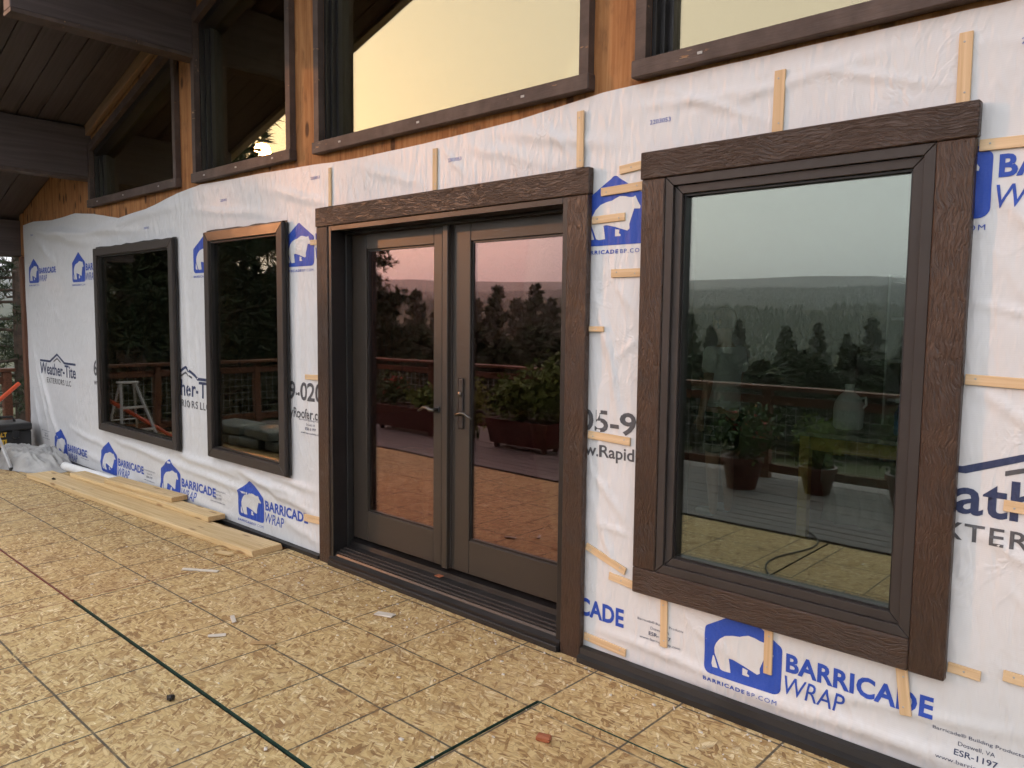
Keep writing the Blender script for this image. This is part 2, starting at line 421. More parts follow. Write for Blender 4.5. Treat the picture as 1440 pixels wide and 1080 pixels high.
panel(-10.6, -9.73, -1.42, -.10, 0, 'darkgap', GX, GY)
def panel_poly(poly, lift, edge, ox, oy):
    mb = MB(); mb.prism([(x-ox, y-oy) for x, y in poly], 'z', -.019, 0)
    me = mb.mesh('osb_panel', M['osb']); me.materials.append(M[edge])
    for p in me.polygons:
        if abs(p.normal.z) < .8: p.material_index = 1
    return link('osb_panel', me, deck, (ox, oy, lift))
panel_poly([(-4.656,-1.408),(-2.029,-1.408),(-2.029,-.4835),(.6,-.4835),(.6,-.035),(-4.656,-.035)], .004, 'greenmark', GX, GY)
panel(-2.02, .6, -1.79, -.484, .0, 'greenmark', GX, GY, .0018)
panel(.605, 3.2, -1.79, -.08, .0, 'darkgap', GX, GY)
for x0, x1 in ((-9.88, -7.27), (-7.27, -4.66), (-4.66, -2.03)):
    panel(x0, x1, -2.735, -1.420, -.002, 'redmark' if x0 < -5.4 else 'darkgap', GX+.22, -1.85, .0018)
panel(-10.6, -9.88, -2.735, -1.420, -.002, 'darkgap', GX, -1.85)
panel(-2.02, .6, -2.735, -1.794, -.002, 'darkgap', GX+.1, -1.85, .0018)
panel(.605, 3.2, -2.735, -1.796, -.002, 'darkgap', GX+.1, -1.85)
db = MB().box(-7.3, 7.3, -.068, .068, -.03, 0, bev=.004).mesh('deck_board', M['deckboard'])
for k in range(15):
    y = -2.83-k*.147
    link('deck_board', db, deck, (-3.4+random.uniform(-.02,.02), y-.04, random.uniform(-.003,.001)))
rimb = MB().box(-10.72, 3.95, -5.09, -5.052, -.30, .0).build('rim_board', M['railwood'], deck)
# the flashing along the foot of the wall
fl = MB()
fl.prism([(-.082,.0025),(-.082,.030),(-.060,.040),(-.055,.066),(-.026,.070),(-.026,.0025)], 'x', -2.135, 3.0)
o = fl.build('base_flashing', M['black']); tag(o, 'black ledger flashing along the foot of the wall under the picture window', 'flashing')
fl = MB(); fl.prism([(-.055,.0025),(-.055,.030),(-.022,.034),(-.022,.0025)], 'x', -10.2, -4.30)
o = fl.build('base_flashing', M['black']); tag(o, 'dark flashing strip at the wall foot behind the stacked lumber', 'flashing')

# ------------------------------------------------------------------ house: front wall with its openings
def roofz(x): return 3.38+.30*(x+8.2) if x < .5 else 3.38+.30*(.5+8.2)-.30*(x-.5)
WA = (-8.02, -6.325, .478, 2.215); WB = (-5.775, -4.665, .505, 2.222)
WR = (-1.86, -.62, .405, 2.30); WD = (-4.286, -2.142, 0.0, 2.277)
UP = [(-8.16, -6.26), (-5.97, -4.585), (-4.31, -2.16), (-1.915, .62), (.87, 3.2)]
inset = .09
openings = [(WA[0]+.06, WA[1]-.06, WA[2]+.06, WA[3]-.06), (WB[0]+.06, WB[1]-.06, WB[2]+.06, WB[3]-.06),
            (WR[0]+.12, WR[1]-.12, WR[2]+.12, WR[3]-.12), (WD[0]+.11, WD[1]-.11, .0, WD[3]-.11)]
xs = {-10.3, 11.3, .5}
for a in openings: xs |= {a[0], a[1]}
for a in UP: xs |= {a[0]+.05, a[1]-.05}
xs = sorted(xs)
zs = sorted({-.25, 0.0, 2.66} | {a[2] for a in openings} | {a[3] for a in openings})
lv = [lambda x, z=z: z for z in zs] + [lambda x: roofz(x)-.24, lambda x: roofz(x)+.01]
bm = bmesh.new(); vv = {}
def vtx(i, j):
    if (i, j) not in vv: vv[i, j] = bm.verts.new((xs[i], 0, max(lv[j](xs[i]), 2.70 if j == len(lv)-2 else -9) if j >= len(zs) else lv[j](xs[i])))
    return vv[i, j]
for i in range(len(xs)-1):
    for j in range(len(lv)-1):
        cx = (xs[i]+xs[i+1])/2
        if j < len(zs)-1:
            cz = (zs[j]+zs[j+1])/2
            if any(a[0] < cx < a[1] and a[2] < cz < a[3] for a in openings): continue
        elif j == len(zs)-1 and any(a[0] < cx < a[1] for a in UP): continue
        bm.faces.new((vtx(i,j), vtx(i+1,j), vtx(i+1,j+1), vtx(i,j+1)))
ret = bmesh.ops.extrude_face_region(bm, geom=bm.faces[:])
bmesh.ops.translate(bm, verts=[e for e in ret['geom'] if isinstance(e, bmesh.types.BMVert)], vec=(0, .16, 0))
bmesh.ops.recalc_face_normals(bm, faces=bm.faces)
me = bpy.data.meshes.new('wall_front'); bm.to_mesh(me); bm.free(); me.materials.append(M['ply'])
wall = link('wall_front', me); tag(wall, kind='structure', label='bare wood sheathing and posts of the gable wall')
# rooms behind the glass
M['iwall'] = plain('indoor_paint', (.17,.15,.13), .8, .05, 3); M['ifloor'] = plain('indoor_boards', (.20,.13,.08), .5, .2, 3)
o = MB().box(-10.3, 11.3, .16, 7.2, -.06, -.004).build('floor_indoor', M['ifloor']); tag(o, kind='structure', label='brown boarded floor inside the house')
o = MB().prism([(-10.3,-.2),(11.3,-.2),(11.3,roofz(11.3)),(.5,roofz(.5)),(-10.3,roofz(-10.3))], 'y', 7.2, 7.35).build('wall_back', M['iwall']); tag(o, kind='structure', label='plain back wall of the room inside')
o = MB().box(-10.42, -10.3, -.012, 7.35, -.25, 2.74).build('wall_side', M['ply']); tag(o, kind='structure', label='end wall at the far corner of the house')
o = MB().box(11.3, 11.42, 0, 7.35, -.25, 2.9).build('wall_side', M['iwall']); tag(o, kind='structure', label='other end wall of the house')

# ------------------------------------------------------------------ roof: deck slab, beams, soffit boards, fascia
OV = 1.32
roof = empty('roof', (-10.6, -OV, 2.6)); tag(roof, 'dark stained gable roof overhanging the deck on heavy beams', 'roof', kind='thing')
ez = lambda x: roofz(x)+.03
MB().prism([(-11.2, ez(-11.2)), (.5, ez(.5)), (12.2, ez(12.2)), (12.2, ez(12.2)+.12), (.5, ez(.5)+.12), (-11.2, ez(-11.2)+.12)], 'y', -OV+.04, 7.6).build('roof_deck', M['soffit'], roof)
ang = math.atan(.30); Lr = 11.72/math.cos(ang)
bw = OV/8
sb = MB().box(-Lr/2, Lr/2, -bw/2+.004, bw/2-.004, -.018, 0, bev=.003).mesh('soffit_board', M['soffit'])
for k in range(8):
    y = -OV+.045+bw*(k+.5)-.004
    if y > -.06: y = -.09
    for sd in (-1, 1):
        cx = .5+sd*11.72/2
        link('soffit_board', sb, roof, Vector((cx, y, roofz(cx)+.022))-woff(roof), (0, ang*sd, 0))
for x in (-8.22, -6.0, -3.75, -1.5):
    b = MB().box(x-.07, x+.07, -1.25, -.003, roofz(x)-.47, roofz(x)+.0, bev=.006).build('beam', M['beamwood'], roof)
    MB().box(x-.074, x+.078, -1.25, -.006, roofz(x)-.496, roofz(x)-.4705).build('beam_trim', M['oldtrim'], roof)
MB().box(-10.62, -10.40, -1.30, .02, 2.25, 2.665, bev=.006).build('eave_beam', M['beamwood'], roof)
for sd in (-1, 1):
    cx = .5+sd*11.74/2
    f = MB().box(-Lr/2, Lr/2, -.035, .045, -.10, .15, bev=.003).build('fascia', plain('fascia_pale', (.36,.31,.26), .6), roof, Vector((cx, -OV+.018, roofz(cx)+.06))-woff(roof), (0, ang*sd, 0))
# rake trim on the wall over the left trapezoid window
board('rake_trim', (-8.35, -.004, roofz(-8.35)-.05), (-6.10, -.004, roofz(-6.10)-.05), .10, .05, M['rakewood'], roof)
# corner board
o = board('corner_board', (-10.325, -.012, 0), (-10.325, -.012, 2.245), .10, .035, M['railwood']); tag(o, 'dark brown corner board at the far end of the wrapped wall', 'corner board')

# ------------------------------------------------------------------ house wrap
FOLDS = [ # x0,z0,x1,z1,amp,width
 (-9.95,1.05,-9.35,.30,.030,.035), (-10.1,1.25,-9.62,.25,.022,.04), (-9.8,.75,-9.2,.12,.02,.03), (-10.15,.7,-9.8,.1,.02,.05),
 (-10.0,2.52,-8.1,2.27,.040,.05), (-9.5,2.50,-8.2,2.34,.030,.04), (-9.0,2.42,-7.0,2.33,.022,.035), (-9.9,2.45,-9.2,2.1,.02,.05), (-8.2,2.4,-6.2,2.48,.02,.04),
 (-7.9,.42,-6.3,.33,.030,.035), (-6.5,.44,-5.3,.40,.028,.03), (-6.4,.34,-5.0,.29,.022,.028), (-5.7,.47,-4.5,.36,.034,.03), (-5.2,.40,-4.3,.28,.026,.03), (-5.0,.48,-4.35,.44,.02,.025),
 (-8.9,.40,-7.9,.30,.022,.03), (-9.0,.20,-7.5,.10,.015,.04), (-7.2,.12,-5.2,.06,.014,.04), (-4.8,.18,-4.3,.10,.014,.03),
 (-6.22,2.1,-6.14,.6,.014,.022), (-6.05,1.5,-5.98,.6,.010,.018), (-4.60,2.0,-4.56,.6,.012,.022), (-4.47,1.7,-4.42,.5,.008,.018), (-8.1,2.0,-8.14,.6,.010,.02),
 (-6.1,2.42,-4.9,2.30,.012,.03), (-4.9,2.46,-4.2,2.30,.010,.03), (-3.9,2.50,-3.3,2.32,.009,.028), (-3.0,2.5,-2.4,2.33,.010,.028), (-2.7,2.52,-2.0,2.36,.012,.028),
 (-2.12,1.72,-2.02,1.40,.016,.014), (-2.05,1.55,-1.96,1.1,.015,.014), (-2.0,1.42,-1.89,1.52,.011,.010), (-2.10,1.38,-2.06,.85,.012,.012), (-2.0,1.75,-1.9,1.62,.009,.010), (-.58,2.05,-.36,1.75,.012,.014), (-.60,1.40,-.34,1.22,.012,.016), (-.55,.92,-.30,.78,.012,.014), (-.60,1.66,-.30,1.60,.010,.012), (-1.75,2.54,-1.35,2.36,.010,.014), (-1.2,2.52,-.75,2.38,.010,.014), (-3.15,2.50,-2.95,2.32,.010,.014), (-2.45,2.53,-2.25,2.33,.010,.014), (-2.1,.75,-1.95,.4,.015,.016), (-2.08,.66,-1.9,.64,.012,.012), (-2.12,.9,-1.92,.7,.012,.014),
 (-2.1,.16,-1.2,.13,.014,.022), (-1.6,.09,-.4,.14,.016,.026), (-1.2,.19,-.3,.30,.010,.02), (-1.7,.38,-1.3,.20,.006,.02), (-.9,.12,.2,.10,.014,.03),
 (-1.9,2.5,-1.3,2.47,.010,.018), (-1.6,2.44,-.9,2.52,.008,.018), (-.6,2.48,-.1,2.40,.008,.02), (-.55,1.8,-.3,1.5,.006,.02), (-.5,.8,-.3,.6,.006,.015)]
def wrap_h(x, z):
    x = np.asarray(x, float); z = np.asarray(z, float)
    h = .006*(fbm(x*1.6, z*2.0, 21, 3)-.4)+.0045*np.abs(fbm(x*5+z*2.5, z*3.2, 33, 3)-.46)*2
    left = np.clip((-4.3-x)/2, 0, 1); low = np.clip((.55-z)/.4, 0, 1)
    h = h + left*.010*fbm(x*2.2, z*5, 41, 3) + left*low*.016*fbm(x*1.8, z*7, 44, 3)
    for x0, z0, x1, z1, a, wd in FOLDS:
        dx, dz = x1-x0, z1-z0; L2 = dx*dx+dz*dz
        t = np.clip(((x-x0)*dx+(z-z0)*dz)/L2, 0, 1)
        wig = wd*.8*(vnoise(t*6+x0*7, t*0+z0*5, 3)-.5)
        nx, nz = -dz/math.sqrt(L2), dx/math.sqrt(L2)
        d = (x-x0-t*dx)*nx+(z-z0-t*dz)*nz-wig
        al = np.hypot(x-x0-t*dx, z-z0-t*dz)
        h = h + a*.80*np.exp(-(d/wd)**2)*np.exp(-np.maximum(al-wd*2, 0)/wd)*np.sin(np.clip(t, .03, .97)*math.pi)**.6
    return np.maximum(h, -.004)
def wrap_top(x):
    px = [-10.28,-9.9,-9.3,-8.6,-8.1,-7.5,-6.9,-6.3,-5.9,-5.2,-4.56,-4.0,-3.3,-2.6,-2.1,-1.5,-.5,1.6]
    pz = [2.60,2.615,2.585,2.60,2.555,2.47,2.50,2.575,2.60,2.585,2.57,2.548,2.545,2.56,2.598,2.598,2.592,2.60]
    return np.interp(x, px, pz)+.010*(fbm(np.asarray(x)*3, np.asarray(x)*0, 55, 3)-.45)
def wrap_bot(x):
    return np.interp(x, [-10.28,-4.4,-2.1,-1.2,-.5,1.6], [.015,.028,.050,.056,.056,.055])+.012*(fbm(np.asarray(x)*2.2, np.asarray(x)*0, 57, 3)-.45)
WRAP_Y = -.008
def wrap_pt(x, z, off=0.0): return WRAP_Y-.004-wrap_h(x, z)-off
NX, NZ = 760, 190
gx = np.linspace(-10.275, 1.6, NX+1); tv = np.linspace(0, 1, NZ+1)
X, Tv = np.meshgrid(gx, tv, indexing='ij')
Z = wrap_bot(X)*(1-Tv)+wrap_top(X)*Tv
Y = wrap_pt(X, Z)
Vv = np.stack([X, Y, Z], -1).reshape(-1, 3)
I, J = np.meshgrid(np.arange(NX), np.arange(NZ), indexing='ij')
cx = (X[:-1,:-1]+X[1:,1:])/2; cz = (Z[:-1,:-1]+Z[1:,1:])/2
keep = np.ones_like(cx, bool)
for a in openings: keep &= ~((cx > a[0]-.03) & (cx < a[1]+.03) & (cz > a[2]-.03) & (cz < a[3]+.03))
q = np.stack([I*(NZ+1)+J, (I+1)*(NZ+1)+J, (I+1)*(NZ+1)+J+1, I*(NZ+1)+J+1], -1)[keep]
wrap = raw('house_wrap', Vv, q, M['wrap'], smooth=True)
tag(wrap, 'wrinkled white house wrap printed with blue and grey logos, stretched over the wall', 'house wrap')

# ---- printing on the wrap
def text2d(s, bold=0.0, shear=0.0, space=1.0, res=3):
    cu = bpy.data.curves.new('t', 'FONT'); cu.body = s; cu.size = 1; cu.offset = bold; cu.shear = shear; cu.space_character = space; cu.resolution_u = res
    ob = bpy.data.objects.new('t', cu); COL.objects.link(ob)
    dg = bpy.context.evaluated_depsgraph_get(); dg.update()
    me = bpy.data.meshes.new_from_object(ob.evaluated_get(dg))
    V = [(v.co.x, v.co.y) for v in me.vertices]; Fc = [tuple(p.vertices) for p in me.polygons]
    bpy.data.objects.remove(ob); bpy.data.curves.remove(cu); bpy.data.meshes.remove(me)
    return V, Fc
def fit(VF, x0, x1, z0, z1, tilt=0.0):
    """scales flat outline data into a box; tilt = rise per metre"""
    V, Fc = VF; a = np.array(V); lo = a.min(0); hi = a.max(0)
    x = x0+(a[:,0]-lo[0])/(hi[0]-lo[0])*(x1-x0); z = z0+(a[:,1]-lo[1])/(hi[1]-lo[1])*(z1-z0)+tilt*(x-x0)
    return np.stack([x, z], 1), Fc
def poly2d(pts):
    return list(pts), [tuple(range(len(pts)))]
def imprint(name, pieces, mat, parent, off=.0016, step=.03):
    bm = bmesh.new()
    for V, Fc in pieces:
        vs_ = [bm.verts.new((p[0], 0, p[1])) for p in V]
        for f in Fc:
            try: bm.faces.new([vs_[i] for i in f])
            except ValueError: pass
    if not bm.faces: return None
    bmesh.ops.triangulate(bm, faces=bm.faces[:])
    xs_ = [v.co.x for v in bm.verts]; zs_ = [v.co.z for v in bm.verts]
    for ax, lo, hi in ((0, min(xs_), max(xs_)), (2, min(zs_), max(zs_))):
        k = math.floor(lo/step)+1
        while k*step < hi:
            co = [0,0,0]; no = [0,0,0]; co[ax] = k*step; no[ax] = 1
            bmesh.ops.bisect_plane(bm, geom=bm.verts[:]+bm.edges[:]+bm.faces[:], plane_co=co, plane_no=no); k += 1
    dead = []
    for f in bm.faces:
        c = f.calc_center_median()
        if any(a[0]-.015 < c.x < a[1]+.015 and a[2]-.015 < c.z < a[3]+.015 for a in openings): dead.append(f)
    bmesh.ops.delete(bm, geom=dead, context='FACES')
    if not bm.faces: bm.free(); return None
    xx = np.array([v.co.x for v in bm.verts]); zz = np.array([v.co.z for v in bm.verts]); yy = wrap_pt(xx, zz, off)
    for v, y in zip(bm.verts, yy): v.co.y = y
    for f in bm.faces:
        f.smooth = True
    bmesh.ops.recalc_face_normals(bm, faces=bm.faces)
    me = bpy.data.meshes.new(name); bm.to_mesh(me); bm.free()
    for p in me.polygons:
        if p.normal.y > 0: p.flip()
    me.materials.append(mat)
    return link(name, me, parent)
def arc(cx, cz, r, a0, a1, n=5): return [(cx+r*math.cos(rad(a0+(a1-a0)*k/n)), cz+r*math.sin(rad(a0+(a1-a0)*k/n))) for k in range(n+1)]
HOUSE = arc(.12,.10,.10,270,180)[::1]
HOUSE = arc(.11,.10,.10,270,180) + arc(.09,.62,.08,180,135) + [(.44,.965)] + arc(.5,.93,.07,125,55) + [(.56,.965)] + arc(.91,.62,.08,45,0) + arc(.89,.10,.10,0,-90)
_B = lambda pts: [((x-75)/630, 1-(y-130)/760) for x, y in pts]
BEAR = [_B([(165,660),(185,720),(215,812),(240,825),(305,818),(300,800),(280,785),(278,730),(287,668),(320,664),(380,655),(400,690),(450,712),(520,742),(541,722),(530,682),(490,645),(468,620),(475,590),(490,560),(530,535),(580,510),(635,515),(640,490),(615,440),(595,410),(590,370),(570,385),(530,380),(490,365),(440,358),(400,378),(370,398),(310,410),(250,435),(205,485),(178,540),(162,600)]),
        _B([(150,690),(140,780),(150,818),(195,815),(190,795),(180,760),(160,690)]), _B([(404,716),(402,795),(455,797),(458,780),(440,765),(446,728)])]
T_BAR = text2d('BARRICADE', .034, 0, 1.04); T_WRAP = text2d('WRAP', .002, .22, 1.0); T_URL1 = text2d('BARRICADE', .030, 0, 1.25); T_URL2 = text2d('BP.COM', 0, 0, 1.25)
T_FINE = [text2d('Barricade\u00ae Building Products', .0), text2d('Doswell, VA', .0), text2d('ESR-1197', .012), text2d('www.barricadebp.com', .0)]
T_WT = text2d('Weather-Tite', .016, 0, 1.0); T_EX = text2d('EXTERIORS', .014, 0, 1.15); T_LLC = text2d('LLC', .014, 0, 1.15); T_PH = text2d('605-939-020', .020); T_WEB = text2d('www.RapidCityRoofer.com', .016)
T_LOT = text2d('2203053', 0)
def emblem(x0, x1, z0, z1, text=True, tw=1.52, tilt=0.0, tz=(.36, .60), wz=(.04, .30), url=True, rot=0):
    W_, H_ = x1-x0, z1-z0
    pc = [fit(poly2d(HOUSE), x0, x1, z0, z1, tilt)]
    if text:
        s = x1+.02*W_
        pc.append(fit(T_BAR, s+.03*W_, s+tw*W_, z0+tz[0]*H_, z0+tz[1]*H_, tilt))
        pc.append(fit(T_WRAP, s+.02*W_, s+.72*W_, z0+wz[0]*H_, z0+wz[1]*H_, tilt))
    if url:
        pc.append(fit(T_URL1, x0, x0+.57*W_, z0-.125*H_, z0-.065*H_, tilt)); pc.append(fit(T_URL2, x0+.60*W_, x0+.97*W_, z0-.125*H_, z0-.065*H_, tilt))
    o = imprint('printed_logo', pc, M['ink_blue'], wrap)
    bp = []
    for pts in BEAR:
        bp.append(([(x0+p[0]*W_, z0+p[1]*H_+tilt*p[0]*W_) for p in pts], [tuple(range(len(pts)))]))
    if o: imprint('bear_print', bp, M['wrap_white'], o, off=.0030)
    return o
def fine(x, z, s=1.0, tilt=0.0):
    pc = []
    for k, (t_, w_) in enumerate(zip(T_FINE, (.27, .11, .13, .24))):
        hgt = .017 if k != 2 else .020
        pc.append(fit(t_, x-w_*s/2, x+w_*s/2, z-k*.031*s, z-k*.031*s+hgt*s, tilt))
    return imprint('printed_fine_text', pc, M['ink_navy'], wrap)
# top row
emblem(-10.115, -9.765, 1.935, 2.205); emblem(-8.735, -8.375, 1.915, 2.212, tw=1.6); emblem(-6.045, -5.68, 1.925, 2.212); emblem(-4.715, -4.365, 1.925, 2.208, tz=(.46,.72), wz=(.14,.40))
emblem(-2.195, -1.850, 1.928, 2.228); emblem(-.925, -.577, 1.935, 2.24, tz=(.40,.64), wz=(.09,.33))
# bottom row
emblem(-9.45, -9.06, -.02+.06, .345, tz=(.30,.56), wz=(.0,.26)); emblem(-8.10, -7.705, .055, .362, tz=(.34,.58), wz=(.04,.30)); emblem(-6.74, -6.35, .068, .372, tz=(.34,.58), wz=(.04,.30)); emblem(-5.40, -5.035, .098, .385, tz=(.36,.62), wz=(.05,.31))
emblem(-2.80, -2.46, .16, .45, tw=1.56, tz=(.16,.46), wz=(-.2,.1)); emblem(-1.518, -1.188, .143, .435, tw=1.60, tz=(.36,.62), wz=(.06,.31))
for x, z in ((-9.72, .27), (-8.55, .19), (-6.98, .20), (-5.72, .22), (-4.43, .9)): fine(x, z, .95)
fine(-1.735, .268, .85); fine(-.52, .215, .98)
def weather(x0, x1, z0, z1):
    W_, H_ = x1-x0, z1-z0
    def chev(xa, xb, base, peak, th, flat):
        c = (xa+xb)/2; f = flat*(xb-xa)
        return [(xa, base), (xa+f, base), (c, peak), (xb-f, base), (xb, base), (xb, base+th), (xb-f+.01, base+th), (c, peak+th), (xa+f-.01, base+th), (xa, base+th)]
    pc = [fit(poly2d(chev(0, 1, 0, .22, .06, .30)), x0, x1, z0+.68*H_, z1)]
    o = imprint('printed_roof_line', pc, M['ink_navy'], wrap)
    a = x0+.40*W_; b = x0+.60*W_
    pk = [(0,0),(.5,.5),(1,0),(1,.22),(.5,.72),(0,.22)]
    imprint('printed_chevron', [fit(poly2d(pk), a, b, z0+.70*H_, z0+.86*H_)], M['ink_grey'], wrap)
    imprint('printed_name', [fit(T_WT, x0, x1, z0+.27*H_, z0+.66*H_)], M['ink_navy'], wrap)
    imprint('printed_name', [fit(T_EX, x0+.19*W_, x0+.685*W_, z0, z0+.18*H_)], M['ink_grey'], wrap); imprint('printed_name', [fit(T_LLC, x0+.725*W_, x0+.86*W_, z0, z0+.18*H_)], M['ink_grey'], wrap)
weather(-9.86, -8.735, .83, 1.165); weather(-6.78, -5.68, .845, 1.185); weather(-.93, .17, .885, 1.215)
def phone(x0, w_, z0, z1, wz0, wz1):
    imprint('printed_phone_number', [fit(T_PH, x0, x0+w_, z0, z1)], M['ink_grey'], wrap)
    imprint('printed_web_address', [fit(T_WEB, x0, x0+w_*1.06, wz0, wz1)], M['ink_grey'], wrap)
phone(-8.245, 1.02, .985, 1.145, .88, .955); phone(-5.17, .88, 1.035, 1.162, .895, .985); phone(-2.285, .90, 1.085, 1.190, .955, 1.03)
for x, z in ((-9.95, 2.46), (-6.9, 2.33), (-5.55, 2.44), (-4.35, 2.47), (-3.05, 2.42), (-1.80, 2.42), (-.47, 2.455)):
    imprint('printed_lot_code', [fit(T_LOT, x-.05, x+.05, z, z+.018)], M['ink_blue'], wrap)

# ------------------------------------------------------------------ windows
def pane(name, x0, x1, z0, z1, y, mat, parent, th=.006):
    return MB().box(x0, x1, y-th/2, y+th/2, z0, z1).build(name, mat, parent)
def frame4(parent, x0, x1, z0, z1, wd, y0, y1, mat, names=('head','sill','jamb','jamb'), bev=.003, mitre=True):
    """four mitred bars between y0 (front) and y1 (back)"""
    def bar(nm, poly):
        mb = MB(); mb.prism(poly, 'y', y0, y1)
        if bev: bmesh.ops.bevel(mb.bm, geom=mb.bm.edges[:], offset=bev, segments=1, affect='EDGES')
        return mb.build(nm, mat, parent)
    e = .0008
    return [bar(names[0], [(x0+e*2, z1), (x1-e*2, z1), (x1-wd-e*2, z1-wd), (x0+wd+e*2, z1-wd)]),
            bar(names[1], [(x0+e*2, z0), (x1-e*2, z0), (x1-wd-e*2, z0+wd), (x0+wd+e*2, z0+wd)]),
            bar(names[2], [(x0, z0+e*2), (x0, z1-e*2), (x0+wd, z1-wd-e*2), (x0+wd, z0+wd+e*2)]),
            bar(names[3], [(x1, z0+e*2), (x1, z1-e*2), (x1-wd, z1-wd-e*2), (x1-wd, z0+wd+e*2)])]
def small_window(r, label, tilt=0):
    x0, x1, z0, z1 = r
    w_ = empty('window', ((x0+x1)/2, -.03, z0)); tag(w_, label, 'window')
    fr = frame4(w_, x0, x1, z0, z1, .070, -.070, .0, M['bronze'])
    if tilt:   # head leans back like a drip cap to mirror the sun, its bronze sun-warmed
        me = fr[0].data; me.materials[0] = M['bronze_sunlit']
        for v in me.vertices:
            if v.co.y < -.06: v.co.y += (v.co.z-(z1-.070))*tilt
    frame4(w_, x0+.071, x1-.071, z0+.071, z1-.071, .012, -.050, .0, M['blackjamb'], ('glazing_bead',)*4, 0)
    pane('glass', x0+.075, x1-.075, z0+.075, z1-.075, -.022, M['glass_small'], w_)
    # black flashing tape behind the frame, its edge uneven
    mb = MB(); rg = random.Random(int(x0*100))
    tp = []
    n = 14
    for k in range(n+1): tp.append((x1+.012+rg.uniform(0,.016), z0-.01+(z1-z0+.02)*k/n))
    poly = [(x1-.04, z0-.012)] + tp + [(x1-.04, z1+.012)]
    mb.prism(poly, 'y', -.040, -.034); mb.build('flashing_tape', M['black'], w_)
    tp = [(x0+(x1-x0)*k/n, z1+.006+rg.uniform(0,.012)) for k in range(n+1)]
    mb = MB(); mb.prism([(x0, z1-.03)]+tp+[(x1, z1-.03)], 'y', -.040, -.034); mb.build('flashing_tape', M['black'], w_)
    return w_
small_window(WA, 'dark framed window hung on bare wrap, farthest along the wall')
small_window(WB, 'narrow dark framed window on bare wrap next to the glazed double door', .055)

def trim_boards(parent, r, wd, th, sill=True, y=-.018):
    x0, x1, z0, z1 = r
    board('head_trim', (x0-.006, y, z1-wd/2), (x1+.006, y, z1-wd/2), wd, th+.004, M['trim'], parent)
    zb = z0+wd+.0015 if sill else z0
    board('side_trim', (x0+wd/2, y, zb), (x0+wd/2, y, z1-wd-.0015), wd, th, M['trim'], parent)
    board('side_trim', (x1-wd/2, y, zb if not sill else z0), (x1-wd/2, y, z1-wd-.0015), wd, th, M['trim'], parent)
    if sill: board('sill_trim', (x0, y, z0+wd/2), (x1-wd-.0015, y, z0+wd/2), wd, th, M['trim'], parent)
pw_ = empty('picture_window', (-1.24, -.03, .405)); tag(pw_, 'large picture window in textured brown trim, nearest the camera', 'window')
trim_boards(pw_, WR, .112, .034)
x0, x1, z0, z1 = WR[0]+.1135, WR[1]-.1135, WR[2]+.1135, WR[3]-.1135
frame4(pw_, x0, x1, z0, z1, .036, -.046, .10, M['bronze'], ('frame_head','frame_sill','frame_jamb','frame_jamb'), .0015)
frame4(pw_, x0+.0370, x1-.0370, z0+.0370, z1-.0370, .034, -.032, .09, M['bronze'], ('sash_rail','sash_rail','sash_stile','sash_stile'), .0015)
frame4(pw_, x0+.0720, x1-.0720, z0+.0720, z1-.0720, .008, -.016, .06, M['blackjamb'], ('glazing_bead',)*4, 0)
pane('glass', x0+.074, x1-.074, z0+.074, z1-.074, .010, M['glass_pic'], pw_)

# ------------------------------------------------------------------ double door
dr = empty('double_door', (-3.2, 0, 0)); tag(dr, 'dark bronze glazed double door in textured brown trim with lever handles', 'door')
trim_boards(dr, WD, .118, .034, sill=False)
jx0, jx1, jz = WD[0]+.1195, WD[1]-.1195, WD[3]-.1195
for a, b in ((jx0, jx0+.030), (jx1-.030, jx1)): MB().box(a, b, -.044, .195, .035, jz, bev=.002).build('jamb', M['blackjamb'], dr)
MB().box(jx0+.031, jx1-.031, -.044, .195, jz-.030, jz, bev=.002).build('head_jamb', M['blackjamb'], dr)
for a, b in ((jx0+.0305, jx0+.043), (jx1-.043, jx1-.0305)): MB().box(a, b, .060, .105, .10, jz-.031, bev=.002).build('weatherstrip', M['black'], dr)
MB().box(jx0+.044, jx1-.044, .060, .105, jz-.046, jz-.0305, bev=.002).build('weatherstrip', M['black'], dr)
th = MB(); th.prism([(-.058,.003),(-.058,.050),(-.034,.066),(-.028,.078),(.080,.112),(.085,.140),(.195,.146),(.195,.003)], 'x', jx0-.001, jx1+.001)
thr = th.build('threshold', M['blackjamb'], dr)
for k in range(3):
    y = -.020+k*.027
    MB().box(jx0+.002, jx1-.002, y, y+.011, .0800+.0085*k, .0890+.0085*k, bev=.0015).build('threshold_rib', M['bronze'], thr)
MB().box(jx0+.004, jx1-.004, -.074, -.0585, .005, .036, bev=.003).build('threshold_lip', M['black'], dr)
SY0, SY1 = .110, .158
def sash(x0, x1, label, gl, gr):
    s = empty('sash', Vector((x0, 0, .09))-woff(dr)); s.parent = dr; s['label'] = label
    z0, z1 = .162, jz-.040; g0, g1 = .354, 2.016
    b = dict(bev=.003)
    MB().box(x0, gl, SY0, SY1, z0, z1, **b).build('stile', M['doorclad'], s); MB().box(gr, x1, SY0, SY1, z0, z1, **b).build('stile', M['doorclad'], s)
    MB().box(gl+.001, gr-.001, SY0+.001, SY1-.001, z0, g0, **b).build('bottom_rail', M['doorclad'], s); MB().box(gl+.001, gr-.001, SY0+.001, SY1-.001, g1, z1, **b).build('top_rail', M['doorclad'], s)
    frame4(s, gl+.001, gr-.001, g0+.001, g1-.001, .011, SY0+.012, SY1-.01, M['blackjamb'], ('glazing_bead',)*4, 0)
    pane('glass', gl+.004, gr-.004, g0+.004, g1-.004, SY0+.022, M['glass_door'], s)
    return s
sash(jx0+.034, -3.282, 'left-hand glazed leaf', -3.985, -3.352)
sash(-3.176, jx1-.034, 'right-hand glazed leaf', -3.055, -2.392)
